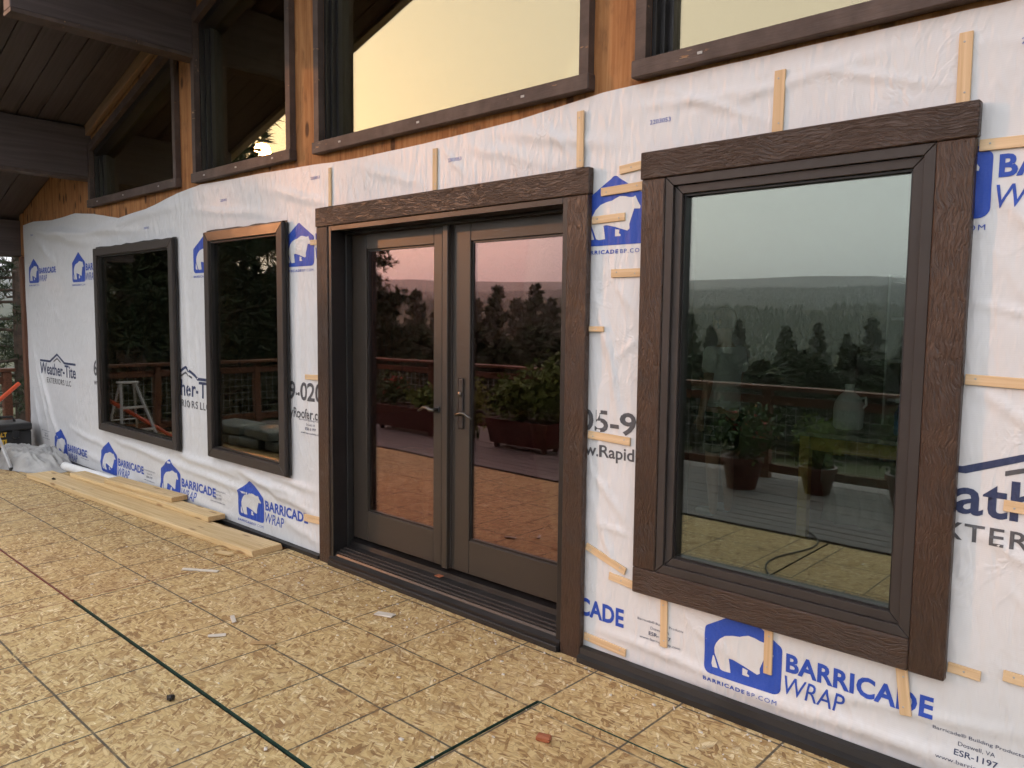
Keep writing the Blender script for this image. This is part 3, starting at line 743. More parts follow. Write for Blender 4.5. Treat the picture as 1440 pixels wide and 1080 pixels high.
MB().box(-3.2805, -3.1775, SY0+.002, SY1, .162, jz-.040, bev=.003).build('meeting_stile', M['doorclad'], dr)
MB().box(-3.250, -3.205, SY0-.030, SY0+.001, .162, jz-.040, bev=.004).build('astragal', M['doorclad'], dr)
MB().box(-3.262, -3.193, SY0-.004, SY0+.0015, .164, jz-.042).build('astragal_flange', M['bronze'], dr)
def lever(x, z, sd, plate):
    if plate:
        p = MB().box(x-.020, x+.020, SY0-.010, SY0-.0005, z-.085, z+.20, bev=.009, seg=3).build('escutcheon', M['bronze'], dr)
        MB().lathe([(.001,0),(.014,.0),(.014,.008),(.004,.011)], 14).build('keyhole_cylinder', M['steel'], p, Vector((x, SY0-.010, z+.11))-woff(p), (rad(90),0,0))
    else:
        MB().box(x-.018, x+.018, SY0-.009, SY0-.0005, z-.02, z+.02, bev=.006, seg=2).build('rose', M['black'], dr)
    pts = [(x, SY0-.006, z), (x, SY0-.045, z), (x+sd*.012, SY0-.052, z), (x+sd*.045, SY0-.052, z+.012), (x+sd*.075, SY0-.050, z+.010), (x+sd*.105, SY0-.048, z-.006), (x+sd*.122, SY0-.046, z-.014)]
    MB().tube(pts, [.012,.011,.011,.009,.0085,.0075,.005], 10).build('lever_handle', M['steel'], dr, smooth=True)
lever(-3.312, 1.072, -1, False); lever(-3.118, 1.065, 1, True)
MB().box(-3.25, -3.205, .03, .062, .1245, .1285).build('strike_plate', M['chipred'], dr)

# ------------------------------------------------------------------ upper windows
def upper_window(x0, x1, label, wd=.085):
    z0 = 2.615; zt = lambda x: roofz(x)-.19
    u = empty('clerestory_window', ((x0+x1)/2, -.02, z0)); tag(u, label, 'window')
    board('sill_trim', (x0-.01, -.002, z0+wd*.42), (x1+.01, -.002, z0+wd*.42), wd*.84, .055, M['oldtrim'], u)
    def post(nm, xa, xb, y0, y1, za, mat, drop):
        MB().prism([(xa, za), (xb, za), (xb, zt(xb)-drop), (xa, zt(xa)-drop)], 'y', y0, y1).build(nm, mat, u)
    s0 = z0+wd*.84+.001
    post('side_trim', x0, x0+.052, -.045, -.002, s0, M['oldtrim'], 0); post('side_trim', x1-.052, x1, -.045, -.002, s0, M['oldtrim'], 0)
    MB().prism([(x0+.053, zt(x0+.053)-.07), (x1-.053, zt(x1-.053)-.07), (x1-.053, zt(x1-.053)), (x0+.053, zt(x0+.053))], 'y', -.044, -.002).build('head_trim', M['oldtrim'], u)
    MB().prism([(x0+.054, zt(x0+.054)-.12), (x1-.054, zt(x1-.054)-.12), (x1-.054, zt(x1-.054)-.052), (x0+.054, zt(x0+.054)-.052)], 'y', .001, .135).build('inner_head', M['blackjamb'], u)
    for k, (d, y) in enumerate(((.053, -.001), (.075, .03), (.095, .06))):
        w2 = .0215 if k < 2 else .025
        post('glazing_stop', x0+d, x0+d+w2, y, .13, s0, M['blackjamb'], .06); post('glazing_stop', x1-d-w2, x1-d, y, .13, s0, M['blackjamb'], .06)
    MB().box(x0+.053, x1-.053, -.001, .13, s0-.03, s0-.0005).build('inner_sill', M['blackjamb'], u)
    gz = s0-.002
    MB().prism([(x0+.118, gz), (x1-.118, gz), (x1-.118, zt(x1-.118)-.05), (x0+.118, zt(x0+.118)-.05)], 'y', .088, .094).build('glass', M['glass_up'], u)
    rg = random.Random(int(x0*77))
    for k in range(3):
        xx = x0+(x1-x0)*(.12+.36*k)+rg.uniform(-.05,.05)
        MB().box(xx-.011, xx+.011, -.0605, -.0575, z0+.030, z0+.041, bev=.001).build('staple_clip', M['nail'], u)
    return u
upper_window(UP[0][0], UP[0][1], 'sloped-top upper window deep under the roof beam')
upper_window(UP[1][0], UP[1][1], 'upper window with the low orange sun mirrored in its corner')
upper_window(UP[2][0], UP[2][1], 'wide upper window above the double door, mirroring pale yellow sky')
upper_window(UP[3][0], UP[3][1], 'wide upper window above the picture window, with peeling brown sill')

# ------------------------------------------------------------------ laths nailed over the wrap
def lath(p0, p1, wd, label, th=.009):
    x0, z0 = p0; x1, z1 = p1
    y = min(wrap_pt(x0, z0), wrap_pt(x1, z1), wrap_pt((x0+x1)/2, (z0+z1)/2))-.001
    o = board('lath_strip', (x0, y, z0), (x1, y, z1), wd, th, M['lath'], None, bev=.0012)
    L_ = math.hypot(x1-x0, z1-z0)
    for q in ((-L_/2+.03, L_/2-.03) if L_ > .15 else (0,)):
        MB().lathe([(.0035,0),(.0035,.0012),(.001,.0018)], 7).build('nail_head', M['nail'], o, (q, wd*.12*math.sin(q*90), th))
    tag(o, label, 'lath', 'thin wood strips nailed over the wrap'); return o
LATH = [
 ((-4.177,2.52),(-4.177,2.285),.026,'upright lath on the wrap above the far corner of the door trim'),
 ((-3.200,2.505),(-3.200,2.285),.034,'upright lath on the wrap above the middle of the door head'),
 ((-2.211,2.535),(-2.209,2.285),.038,'upright lath on the wrap above the near corner of the door trim'),
 ((-1.284,2.530),(-1.287,2.306),.042,'upright lath above the middle of the picture window'),
 ((-.672,2.525),(-.671,2.306),.040,'upright lath above the near corner of the picture window'),
 ((-1.995,2.248),(-1.873,2.258),.036,'short lath at the picture window trim above the bear emblem roof'),
 ((-2.092,2.163),(-1.872,2.170),.036,'lath lying across the peak of the bear emblem between door and window'),
 ((-2.139,2.043),(-1.962,2.047),.034,'lath lying across the belly of the bear between door and window'),
 ((-2.028,1.803),(-1.872,1.803),.036,'short lath touching the window trim below the emblem web address'),
 ((-2.139,1.556),(-2.057,1.556),.024,'small lath stub sticking out from the door trim at mid height'),
 ((-2.139,1.070),(-1.908,1.062),.036,'lath covering the foot of the phone number beside the door'),
 ((-2.139,.545),(-1.917,.472),.034,'slanting lath beside the lower door trim'),
 ((-2.005,.434),(-1.868,.420),.036,'short lath under the slanting one, touching the window trim'),
 ((-2.139,.112),(-1.905,.098),.036,'lath near the wall foot beside the door trim'),
 ((-1.714,.402),(-1.710,.186),.034,'upright lath below the far corner of the picture window'),
 ((-1.243,.402),(-1.241,.218),.034,'upright lath crossing the blue bear emblem below the picture window'),
 ((-.758,.402),(-.736,.236),.038,'upright lath covering the letter D below the picture window'),
 ((-.617,.450),(-.520,.446),.034,'short lath beside the lower near corner of the picture window trim'),
 ((-.458,.472),(-.30,.466),.036,'lath running out of the picture at its lower right edge'),
 ((-.617,2.163),(-.33,2.158),.036,'lath at the near edge of the picture window above the letters'),
 ((-.617,1.419),(-.30,1.409),.034,'lath at half height beside the picture window, running out of the picture'),
 ((-.487,1.024),(-.25,1.016),.036,'lath lying over the dark lettering at the right edge'),
 ((-4.48,1.197),(-4.29,1.203),.034,'short lath over the phone number at the far side of the door'),
 ((-4.398,2.073),(-4.29,2.068),.034,'lath stub over the emblem at the far side of the door head'),
 ((-4.50,.247),(-4.29,.258),.050,'lath covering the end of the blue letters at the far side of the door foot')]
for a in LATH: lath(*a)

# ------------------------------------------------------------------ lumber on the deck
def lumber(p0, p1, wd, th, label, z=0.0, chamfer=0):
    o = board('lumber_board', (*p0, z), (*p1, z), wd, th, M['lumber'], None, out=(0,0,1), bev=.004)
    if chamfer:
        for v in o.data.vertices:
            if v.co.x > 0: v.co.x -= chamfer*(v.co.z/th)
    o.data.materials.append(M['endgrain'])
    for p in o.data.polygons:
        if abs(p.normal.x) > .7: p.material_index = 1
    tag(o, label, 'lumber', 'boards stacked along the wall'); return o
lumber((-8.50,-.455), (-4.66,-.205), .235, .040, 'longest wide board of the lumber stack, lying flat on the deck', .001, .02)
lumber((-8.05,-.262), (-5.56,-.112), .14, .040, 'middle board of the lumber stack, resting over the longest one', .0425)
lumber((-7.35,-.205), (-6.20,-.105), .14, .040, 'shortest top board of the lumber stack, nearest the wall', .084)
# white roll lying at the wall foot
mb = MB(); mb.tube([(-8.62,-.185,.045), (-7.3,-.085,.045)], [.042,.042], 18); mb.tube([(-8.635,-.186,.045),(-8.60,-.1835,.045)], [.046,.046], 18)
o = mb.build('pipe', M['white'], smooth=False); tag(o, 'white plastic pipe lying at the wall foot behind the lumber', 'pipe')

# ------------------------------------------------------------------ things in the far corner
tb = empty('toolbox', (-10.03, -.40, 0)); tag(tb, 'black plastic toolbox with yellow labels in the far corner of the deck', 'toolbox')
MB().box(-10.24,-9.83,-.66,-.14,.012,.285, bev=.018, seg=2).build('body', M['plastic'], tb)
MB().box(-10.25,-9.82,-.67,-.13,.287,.375, bev=.02, seg=2).build('lid', M['plastic'], tb)
for y in (-.30, -.55):
    l = MB().box(-9.828,-9.812,y-.035,y+.035,.20,.30, bev=.006).build('latch', M['plastic'], tb)
    MB().tube([(-9.806,y-.03,.225),(-9.800,y-.02,.21),(-9.800,y+.02,.21),(-9.806,y+.03,.225)], .004, 6).build('catch', M['steel'], l)
MB().tube([(-10.03,-.55,.372),(-10.03,-.53,.43),(-10.03,-.27,.43),(-10.03,-.25,.372)], .014, 8).build('handle', M['plastic'], tb)
MB().box(-9.8285,-9.8265,-.475,-.385,.125,.205).build('yellow_label', M['yellow'], tb)
for k in range(4): MB().box(-9.829,-9.823,-.64+k*.115-.004,-.64+k*.115+.004,.03,.19).build('body_rib', M['plastic'], tb)
V_, F_ = text2d('DEWALT', .03)
A_, F_ = fit((V_, F_), 0, .20, 0, .05)
mb = MB(); vsx = [mb.bm.verts.new((-9.8175, -.585+p[0], .235+p[1])) for p in A_]
for f in F_:
    try: mb.bm.faces.new([vsx[i] for i in f])
    except ValueError: pass
lab = mb.build('lettering', M['yellow'], tb)
# crumpled sheeting
def crumple(name, cx, cy, rx, ry, hgt, mat, label, cat, seed, rot=0.0):
    n = 90; a = np.linspace(-1.15, 1.15, n); X, Y = np.meshgrid(a, a, indexing='ij')
    ang_ = np.arctan2(Y, X); r = np.hypot(X, Y)
    edge = .82+.25*fbm(np.cos(ang_)*1.7+9, np.sin(ang_)*1.7+4, seed, 3)
    m_ = np.clip((edge-r)/.35, 0, 1); m_ = m_*m_*(3-2*m_)
    rid = 1-np.abs(fbm(X*1.6+Y*1.1+seed, Y*4.2-X*.6, seed+3, 3)-.45)*6.5
    H_ = m_*(.55+.45*np.clip(rid, -.2, 1))*(1-.15*X)*hgt+.012*fbm(X*9, Y*11, seed+5, 3)*np.clip(m_*6, 0, 1)
    co, si = math.cos(rot), math.sin(rot)
    Xw = cx+(X*rx*co-Y*ry*si); Yw = cy+(X*rx*si+Y*ry*co)
    fold = .05*(fbm(X*5, Y*5, seed+8, 3)-.45)*m_
    V_ = np.stack([Xw+fold, np.minimum(Yw-fold, -.07), H_+.003], -1).reshape(-1, 3)
    I, J = np.meshgrid(np.arange(n-1), np.arange(n-1), indexing='ij')
    q = np.stack([I*n+J, (I+1)*n+J, (I+1)*n+J+1, I*n+J+1], -1)[(r[:-1,:-1] < edge[:-1,:-1])]
    o = raw(name, V_, q, mat, smooth=True); tag(o, label, cat); return o
crumple('plastic_sheeting', -9.10, -.33, .62, .30, .20, M['tarp'], 'crumpled grey plastic sheeting heaped beside the toolbox', 'sheeting', 4, .30)
# step ladder
ld = empty('step_ladder', (-9.3, -.9, 0)); tag(ld, 'aluminium step ladder standing at the far left edge of the deck', 'ladder')
for sd, (fx, fy) in enumerate(((-9.00,-.565), (-9.02,-1.02))):
    top_ = (-9.40, -.72 if sd == 0 else -.88, .80)
    MB().tube([(fx,fy,.02), top_], [.017,.015], 6).build('rail', M['alu'], ld)
    MB().box(fx-.025,fx+.025,fy-.02,fy+.02,.001,.035,bev=.006).build('foot', M['plastic'], ld)
    MB().tube([(-9.62, fy-.02+sd*.06, .01), (top_[0]-.04, top_[1], .78)], [.013,.013], 6).build('rear_leg', M['alu'], ld)
for k in range(1, 3):
    t_ = k/3.1
    a = Vector((-9.00,-.565,.02)).lerp(Vector((-9.40,-.72,.80)), t_); b = Vector((-9.02,-1.02,.02)).lerp(Vector((-9.40,-.88,.80)), t_)
    MB().box(min(a.x,b.x)-.035, max(a.x,b.x)+.03, b.y, a.y, a.z-.012, a.z+.012, bev=.003).build('step', M['alu'], ld)
MB().box(-9.47,-9.36,-.91,-.69,.79,.815,bev=.006).build('top_cap', M['alu'], ld)
MB().tube([(-9.60,-.60,.35),(-9.60,-1.0,.35)], .008, 6).build('brace', M['alu'], ld)
# orange bar leaning from the rail
o = MB().tube([(-9.62,-.30,.835), (-9.20,-1.28,.10)], [.022,.022], 8).build('pry_pole', M['orange']); tag(o, 'red-orange pole leaning over the toolbox from the far railing', 'pole')

# ------------------------------------------------------------------ scraps on the strand board
def scrap(name, x, y, sx, sy, sz, rz, mat, label, z=.0):
    mb = MB(); rg = random.Random(int(x*1000))
    mb.box(-sx/2, sx/2, -sy/2, sy/2, 0, sz, bev=min(sz, sy)*.18)
    for v in mb.bm.verts: v.co += Vector((rg.uniform(-1,1)*sx*.04, rg.uniform(-1,1)*sy*.12, rg.uniform(0,1)*sz*.2))
    o = mb.build(name, mat, None, (x, y, z+.0005), (0,0,rz)); tag(o, label, 'scrap', 'scraps lying on the deck'); return o
scrap('shim', -4.63, -.69, .24, .022, .012, .55, M['chipwhite'], 'long pale shim lying beyond the sheet corner')
scrap('wood_chip', -3.74, -.94, .085, .022, .008, -.35, M['chipwhite'], 'pale wood chip on a grid line in the middle of the raised sheet', .007)
scrap('wood_chip', -3.60, -1.10, .085, .020, .008, 1.0, M['chipwhite'], 'pale splinter below the chip on the grid line', .007)
scrap('wood_chip', -3.36, -.985, .12, .03, .005, .75, M['endgrain'], 'thin tan shaving beside a grid line', .007)
scrap('wood_chip', -3.225, -.35, .105, .045, .006, .4, M['chipwhite'], 'flat pale offcut near the door threshold', .007)
scrap('cedar_chip', -1.81, -.70, .055, .034, .022, .3, M['chipred'], 'small red cedar chip on the strand board near the picture window')
scrap('tar_crumb', -3.135, -1.536, .028, .024, .02, .3, M['black'], 'small black crumb beside the green sheet edge')
scrap('wood_chip', -2.20, -1.075, .02, .012, .006, 0, M['chipwhite'], 'tiny white crumb on the green sheet edge', .004)
scrap('knot_plug', -8.03, -.475, .035, .025, .05, .2, M['darkgap'], 'small dark wedge against the side of the longest board')
scrap('wood_chip', -4.85, -.42, .13, .05, .012, .35, M['lumber'], 'tan offcut in front of the lumber stack end')
# sawdust and crumbs
rng = np.random.default_rng(77); n_ = 420
sx = np.concatenate([-4.6+5.0*rng.random(n_//2), -9.0+8.5*rng.random(n_-n_//2)]); sy = np.concatenate([-.10-.35*rng.random(n_//2)**2, -.15-2.3*rng.random(n_-n_//2)])
sl_ = .002+.006*rng.random(n_)**2; an = rng.random(n_)*6.28
dx = np.stack([np.cos(an), np.sin(an)], 1)*sl_[:,None]; dy = np.stack([-np.sin(an), np.cos(an)], 1)*(sl_*(.3+.5*rng.random(n_)))[:,None]
c2 = np.stack([sx, sy], 1)
zt_ = np.full((n_, 1), .0065)+.003*rng.random((n_, 1))
top = np.stack([np.hstack([c2+a*dx+b*dy, zt_]) for a, b in ((-1,-1),(1,-1),(1,1),(-1,1))], 1)
bot = top.copy(); bot[:,:,2] = .0042
Vc = np.concatenate([bot, top], 1).reshape(-1, 3); ix = np.arange(n_)[:,None]*8
Fc_ = np.concatenate([ix+np.array(f) for f in ((4,5,6,7),(0,1,5,4),(1,2,6,5),(2,3,7,6),(3,0,4,7))])
o = raw('sawdust', Vc, Fc_, M['chipwhite']); tag(o, 'pale sawdust and crumbs strewn over the strand board', 'sawdust', kind='stuff')
# cord snaking over the deck, seen in the picture window
cp = [(-2.10+.06*math.sin(k*.42)+.0009*(k-8)**3*.4, -2.95+k*.085, .007) for k in range(17)]
o = MB().tube(cp, .006, 6).build('power_cord', M['plastic']); tag(o, 'black cord lying in a bend on the deck, mirrored in the picture window', 'cord')

# ------------------------------------------------------------------ railings
def railing(name, p0, p1, label, posts, skip=()):
    p0 = Vector(p0); p1 = Vector(p1); d = (p1-p0); L = d.length; x = d.normalized(); nrm = Vector((-x.y, x.x, 0))
    r = empty(name, p0); tag(r, label, 'railing')
    for k in range(posts+1):
        c = p0+x*(L*k/posts)
        MB().box(c.x-.045, c.x+.045, c.y-.045, c.y+.045, -.02, .90, bev=.005).build('post', M['railwood'], r)
    board('top_rail', p0+Vector((0,0,.905))-x*.08, p1+Vector((0,0,.905))+x*.08, .15, .038, M['railwood'], r, out=(0,0,1))
    for z in (.80, .10):
        board('rail', p0+Vector((0,0,z))+nrm*.02, p1+Vector((0,0,z))+nrm*.02, .085, .036, M['railwood'], r, out=-nrm)
    wr = MB()
    n = int(L/.10)
    for k in range(n+1):
        c = p0+x*(L*k/n); wr.tube([(c.x,c.y,.12),(c.x,c.y,.80)], .0025, 4, False)
    for k in range(7):
        z = .16+k*.10; wr.tube([(p0.x,p0.y,z),(p1.x,p1.y,z)], .0025, 4, False)
    wm = wr.build('wire_mesh', M['nail'], r); wm['kind'] = 'stuff'
    return r
railing('railing', (-10.62, -4.70, 0), (3.8, -4.70, 0), 'stained wood railing with wire mesh along the outer edge of the deck', 8)
railing('railing', (-10.62, -4.60, 0), (-10.62, -.16, 0), 'stained wood railing with wire mesh closing the far end of the deck', 3)

# ------------------------------------------------------------------ planters and plants along the railing
M['terracotta'] = plain('oxblood_planter', (.085,.022,.017), .45, .15, 6, .05); M['soil'] = plain('potting_soil', (.03,.02,.014), .95, .3, 30)
def leafmat(name, a, b):
    t = T(name); c = t.ramp(t.noise(t.pos(), 9, 2), [(.3, a), (.7, b)])
    t.pbr(c, .55, None, 0, .3); return t.m
M['leaf1'] = leafmat('leaf_fresh', (.055,.11,.018), (.15,.22,.045)); M['leaf2'] = leafmat('leaf_deep', (.025,.06,.018), (.07,.12,.03))
M['leaf3'] = leafmat('leaf_yellow', (.12,.15,.03), (.24,.25,.06)); M['petal'] = leafmat('petal_red', (.45,.03,.03), (.6,.07,.08)); M['needle'] = leafmat('pine_needles', (.014,.026,.011), (.040,.060,.022))
M['bark'] = plain('bark', (.075,.050,.036), .9, .35, 5, .5, bscale=14)
def foliage(c, rx, ry, rz, n, size, rng, droop=.3):
    P = rng.normal(size=(n, 3)); P /= np.linalg.norm(P, axis=1)[:,None]; P *= (rng.random(n)**.45)[:,None]
    lump = .65+.7*vnoise(P[:,0]*2.2+c[0]*3, P[:,1]*2.2+P[:,2]*1.7+c[1], 5)
    P = P*lump[:,None]*np.array([rx, ry, rz])+np.array(c)
    d = rng.normal(size=(n, 3)); d[:,2] -= droop; d /= np.linalg.norm(d, axis=1)[:,None]
    u = np.cross(d, rng.normal(size=(n, 3))); u /= np.linalg.norm(u, axis=1)[:,None]
    s = size*(.6+.8*rng.random(n))[:,None]
    V_ = np.stack([P, P+d*s*.5+u*s*.28, P+d*s, P+d*s*.5-u*s*.28], 1).reshape(-1, 3)
    return V_, np.arange(4*n).reshape(-1, 4)
def plant(name, loc, rx, rz, n, size, mat, label, cat='plant', stems=7, petals=0, seed=0):
    rng = np.random.default_rng(seed+101); x, y, z = loc
    p = empty(name, loc); tag(p, label, cat, 'plants along the deck railing')
    V_, F_ = foliage((x, y, z+rz*1.05), rx, rx*.8, rz, n, size, rng)
    f = raw('leaves', V_, F_, mat, p); f['kind'] = 'stuff'
    mb = MB()
    for k in range(stems):
        a = rng.random()*6.28; q = rng.random()*rx*.7
        mb.tube([(x+.03*math.cos(a), y+.03*math.sin(a), z-.02), (x+q*.5*math.cos(a), y+q*.5*math.sin(a), z+rz*.7), (x+q*math.cos(a), y+q*math.sin(a)*.8, z+rz*1.5)], [.007,.005,.003], 5)
    mb.build('stems', M['leaf2'], p)
    if petals:
        V_, F_ = foliage((x, y, z+rz*1.35), rx*.8, rx*.7, rz*.7, petals, size*.8, rng); raw('flowers', V_, F_, M['petal'], p)['kind'] = 'stuff'
    return p
def trough(x0, x1, y, label):
    t_ = empty('planter_trough', ((x0+x1)/2, y, 0)); tag(t_, label, 'planter', 'planters along the deck railing')
    w0, w1 = .16, .20; mb = MB(); z0, z1 = .06, .36
    v = [mb.bm.verts.new(q) for q in ((x0+.05,y-w0,z0),(x1-.05,y-w0,z0),(x1-.05,y+w0,z0),(x0+.05,y+w0,z0),(x0,y-w1,z1),(x1,y-w1,z1),(x1,y+w1,z1),(x0,y+w1,z1),(x0+.03,y-w1+.03,z1),(x1-.03,y-w1+.03,z1),(x1-.03,y+w1-.03,z1),(x0+.03,y+w1-.03,z1))]
    for f in ((0,3,2,1),(0,1,5,4),(1,2,6,5),(2,3,7,6),(3,0,4,7),(4,5,9,8),(5,6,10,9),(6,7,11,10),(7,4,8,11)): mb.bm.faces.new([v[i] for i in f])
    mb.build('box', M['terracotta'], t_)
    MB().box(x0+.03,x1-.03,y-w1+.03,y+w1-.03,z1-.05,z1-.02).build('soil', M['soil'], t_)
    for xx in (x0+.12, x1-.12):
        for yy in (y-.11, y+.11): MB().box(xx-.025,xx+.025,yy-.025,yy+.025,.001,.062).build('foot', M['terracotta'], t_)
def pot(x, y, r, h, label):
    t_ = empty('flower_pot', (x, y, 0)); tag(t_, label, 'pot', 'pots on the deck')
    MB().lathe([(r*.68,.002),(r*.95,h*.82),(r*1.04,h*.83),(r*1.04,h),(r*.9,h),(r*.86,h-.03)], 18, (x,y,0)).build('body', M['terracotta'], t_)
    MB().lathe([(r*.82,h-.05),(r*.82,h-.028)], 14, (x,y,0)).build('soil', M['soil'], t_)
trough(-6.75,-5.75,-3.95,'oxblood planter trough mirrored in the near door leaf'); trough(-9.0,-7.7,-3.90,'oxblood planter trough mirrored in the far door leaf'); trough(-5.35,-4.55,-4.15,'oxblood planter trough at the edge of the near door leaf reflection')
plant('tomato_plant', (-6.35,-3.95,.33), .40, .28, 1100, .075, M['leaf1'], 'bushy fresh green plant in the trough mirrored in the near door leaf', seed=1)
plant('tomato_plant', (-5.85,-4.0,.33), .42, .42, 1300, .07, M['leaf1'], 'tall green plant at the near end of the trough mirrored in the near door leaf', seed=2)
plant('herb_plant', (-7.25,-4.1,.02), .22, .42, 600, .06, M['leaf3'], 'yellowish upright plant standing between the two troughs', seed=3)
plant('leafy_plant', (-8.0,-3.9,.33), .38, .17, 800, .07, M['leaf1'], 'low green plant at the near end of the far trough', seed=4)
plant('flowering_plant', (-8.75,-3.9,.33), .34, .24, 700, .06, M['leaf2'], 'dark plant with red flowers at the far end of the far trough', petals=50, seed=5)
plant('leafy_plant', (-4.9,-4.15,.33), .40, .36, 900, .07, M['leaf2'], 'dark leafy plant in the third trough by the railing', seed=6)
pot(-3.35,-4.05,.19,.30,'oxblood pot with red flowers mirrored in the picture window')
plant('flowering_plant', (-3.35,-4.05,.28), .36, .26, 1000, .06, M['leaf2'], 'round bush with red flowers in the pot mirrored in the picture window', petals=70, seed=7)
pot(-2.72,-4.30,.17,.26,'oxblood pot mirrored beside the yellow table leg'); plant('herb_plant', (-2.72,-4.30,.24), .26, .24, 800, .05, M['leaf1'], 'fresh green bush in the pot mirrored beside the table leg', seed=8)
pot(-1.9,-4.25,.2,.3,'oxblood pot at the near edge of the picture window reflection'); plant('leafy_plant', (-1.9,-4.25,.28), .34, .3, 800, .06, M['leaf2'], 'dark plant in the pot nearest the picture window edge reflection', seed=9)
# bundles stacked on the deck, mirrored in the narrow window
M['bundle'] = plain('green_grey_wrapper', (.16,.19,.18), .4, .25, 9, .2)
k = 0
for (x, y, z, rz, nm) in ((-9.5,-2.02,.0,.10,'bottom bundle at the far end of the stack on the deck'), (-8.75,-2.05,.0,-.05,'bottom bundle in the middle of the stack on the deck'), (-8.0,-2.1,.0,.06,'bottom bundle at the near end of the stack on the deck'), (-9.2,-2.05,.125,-.08,'upper bundle at the far end of the stack on the deck'), (-8.45,-2.08,.125,.09,'upper bundle at the near end of the stack on the deck')):
    mb = MB(); mb.box(-.34,.34,-.20,.20,0,.12, bev=.03, seg=3)
    bmesh.ops.subdivide_edges(mb.bm, edges=mb.bm.edges[:], cuts=2, use_grid_fill=True)
    for v in mb.bm.verts:
        v.co.z = max(0, v.co.z+.016*float(vnoise(v.co.x*9+k*3, v.co.y*9, 3))*(v.co.z > .05)-.01*(v.co.z > .05))
        v.co.x += .012*float(vnoise(v.co.y*14, v.co.z*20+k, 5))
    o = mb.build('shingle_bundle', M['bundle'], None, (x,y,z), (0,0,rz), True); tag(o, nm, 'bundle', 'wrapped bundles stacked on the deck'); k += 1

# ------------------------------------------------------------------ inside the picture window: table, jug, shelf, person; a dog behind the door
M['tabletop'] = plain('work_table_top', (.30,.28,.24), .5, .15, 6); M['yellowleg'] = plain('ochre_wood', (.48,.31,.08), .6, .1, 6); M['jug'] = plain('milky_plastic', (.72,.72,.70), .4, .04, 5)
M['drop'] = plain('drop_cloth', (.33,.36,.32), .85, .15, 5, .3, bscale=20); M['bluep'] = plain('blue_plastic', (.03,.10,.35), .4, .1, 8); M['shelfw'] = plain('shelf_white', (.5,.5,.48), .5, .05, 6)
tbl = empty('work_table', (-1.75, 3.15, 0)); tag(tbl, 'work table with ochre legs inside behind the picture window', 'table')
MB().box(-2.33,-1.05,2.72,3.55,.765,.80, bev=.006).build('table_top', M['tabletop'], tbl)
for x in (-2.24,-1.14):
    for y in (2.80,3.47): MB().box(x-.035,x+.035,y-.035,y+.035,-.003,.764).build('leg', M['yellowleg'], tbl)
MB().box(-2.2,-1.18,2.785,2.815,.66,.76).build('apron', M['yellowleg'], tbl)
jg = empty('jug', (-2.05,3.1,.80)); tag(jg, 'milky white jug standing on the indoor work table', 'jug')
MB().lathe([(.09,.001),(.105,.02),(.108,.15),(.10,.20),(.07,.25),(.032,.285),(.028,.30),(.028,.312)], 22, (-2.05,3.1,.80)).build('body', M['jug'], jg, smooth=True)
MB().lathe([(.034,.3125),(.034,.335),(.0,.337)], 16, (-2.05,3.1,.80)).build('cap', M['jug'], jg)
MB().tube([(-1.985,3.1,1.03),(-1.93,3.1,1.045),(-1.925,3.1,.99),(-1.955,3.1,.96)], .011, 8).build('handle', M['jug'], jg, smooth=True)
sp_ = empty('spray_bottle', (-1.66,3.02,.80)); tag(sp_, 'blue bottle at the edge of the indoor work table', 'bottle')
MB().lathe([(.04,.001),(.045,.02),(.045,.16),(.018,.21),(.016,.23)], 16, (-1.66,3.02,.80)).build('body', M['bluep'], sp_, smooth=True); MB().box(-1.70,-1.63,3.005,3.035,1.031,1.07,bev=.006).build('trigger_head', M['white'], sp_)
# folded drop cloth hanging under the table top
mb = MB(); n = 26
for i in range(n+1):
    for j in range(9):
        xx = -2.14+i/n*.85; zz = .13+j/8*.50
        mb.bm.verts.new((xx+.02*math.sin(j*.9), 2.86+.05*math.sin(i*1.1+j*.25)*(.4+.6*(1-j/8))+.02*math.sin(i*2.7), zz))
mb.bm.verts.ensure_lookup_table()
for i in range(n):
    for j in range(8): mb.bm.faces.new([mb.bm.verts[k] for k in (i*9+j,(i+1)*9+j,(i+1)*9+j+1,i*9+j+1)])
bmesh.ops.solidify(mb.bm, geom=mb.bm.faces[:], thickness=.03)
o = mb.build('drop_cloth', M['drop'], smooth=True); tag(o, 'grey-green drop cloth bunched under the indoor work table', 'cloth')
shf = empty('shelf_unit', (-1.75,5.2,0)); tag(shf, 'open shelf unit standing deep inside the room behind the picture window', 'shelf')
for z in (.35,.85,1.22,1.62,1.98): MB().box(-2.35,-.6,5.0,5.4,z,z+.03).build('shelf_board', M['shelfw'], shf)
for x in (-2.37,-.6): MB().box(x-.02,x+.0,5.0,5.4,-.003,2.05).build('upright', M['shelfw'], shf)

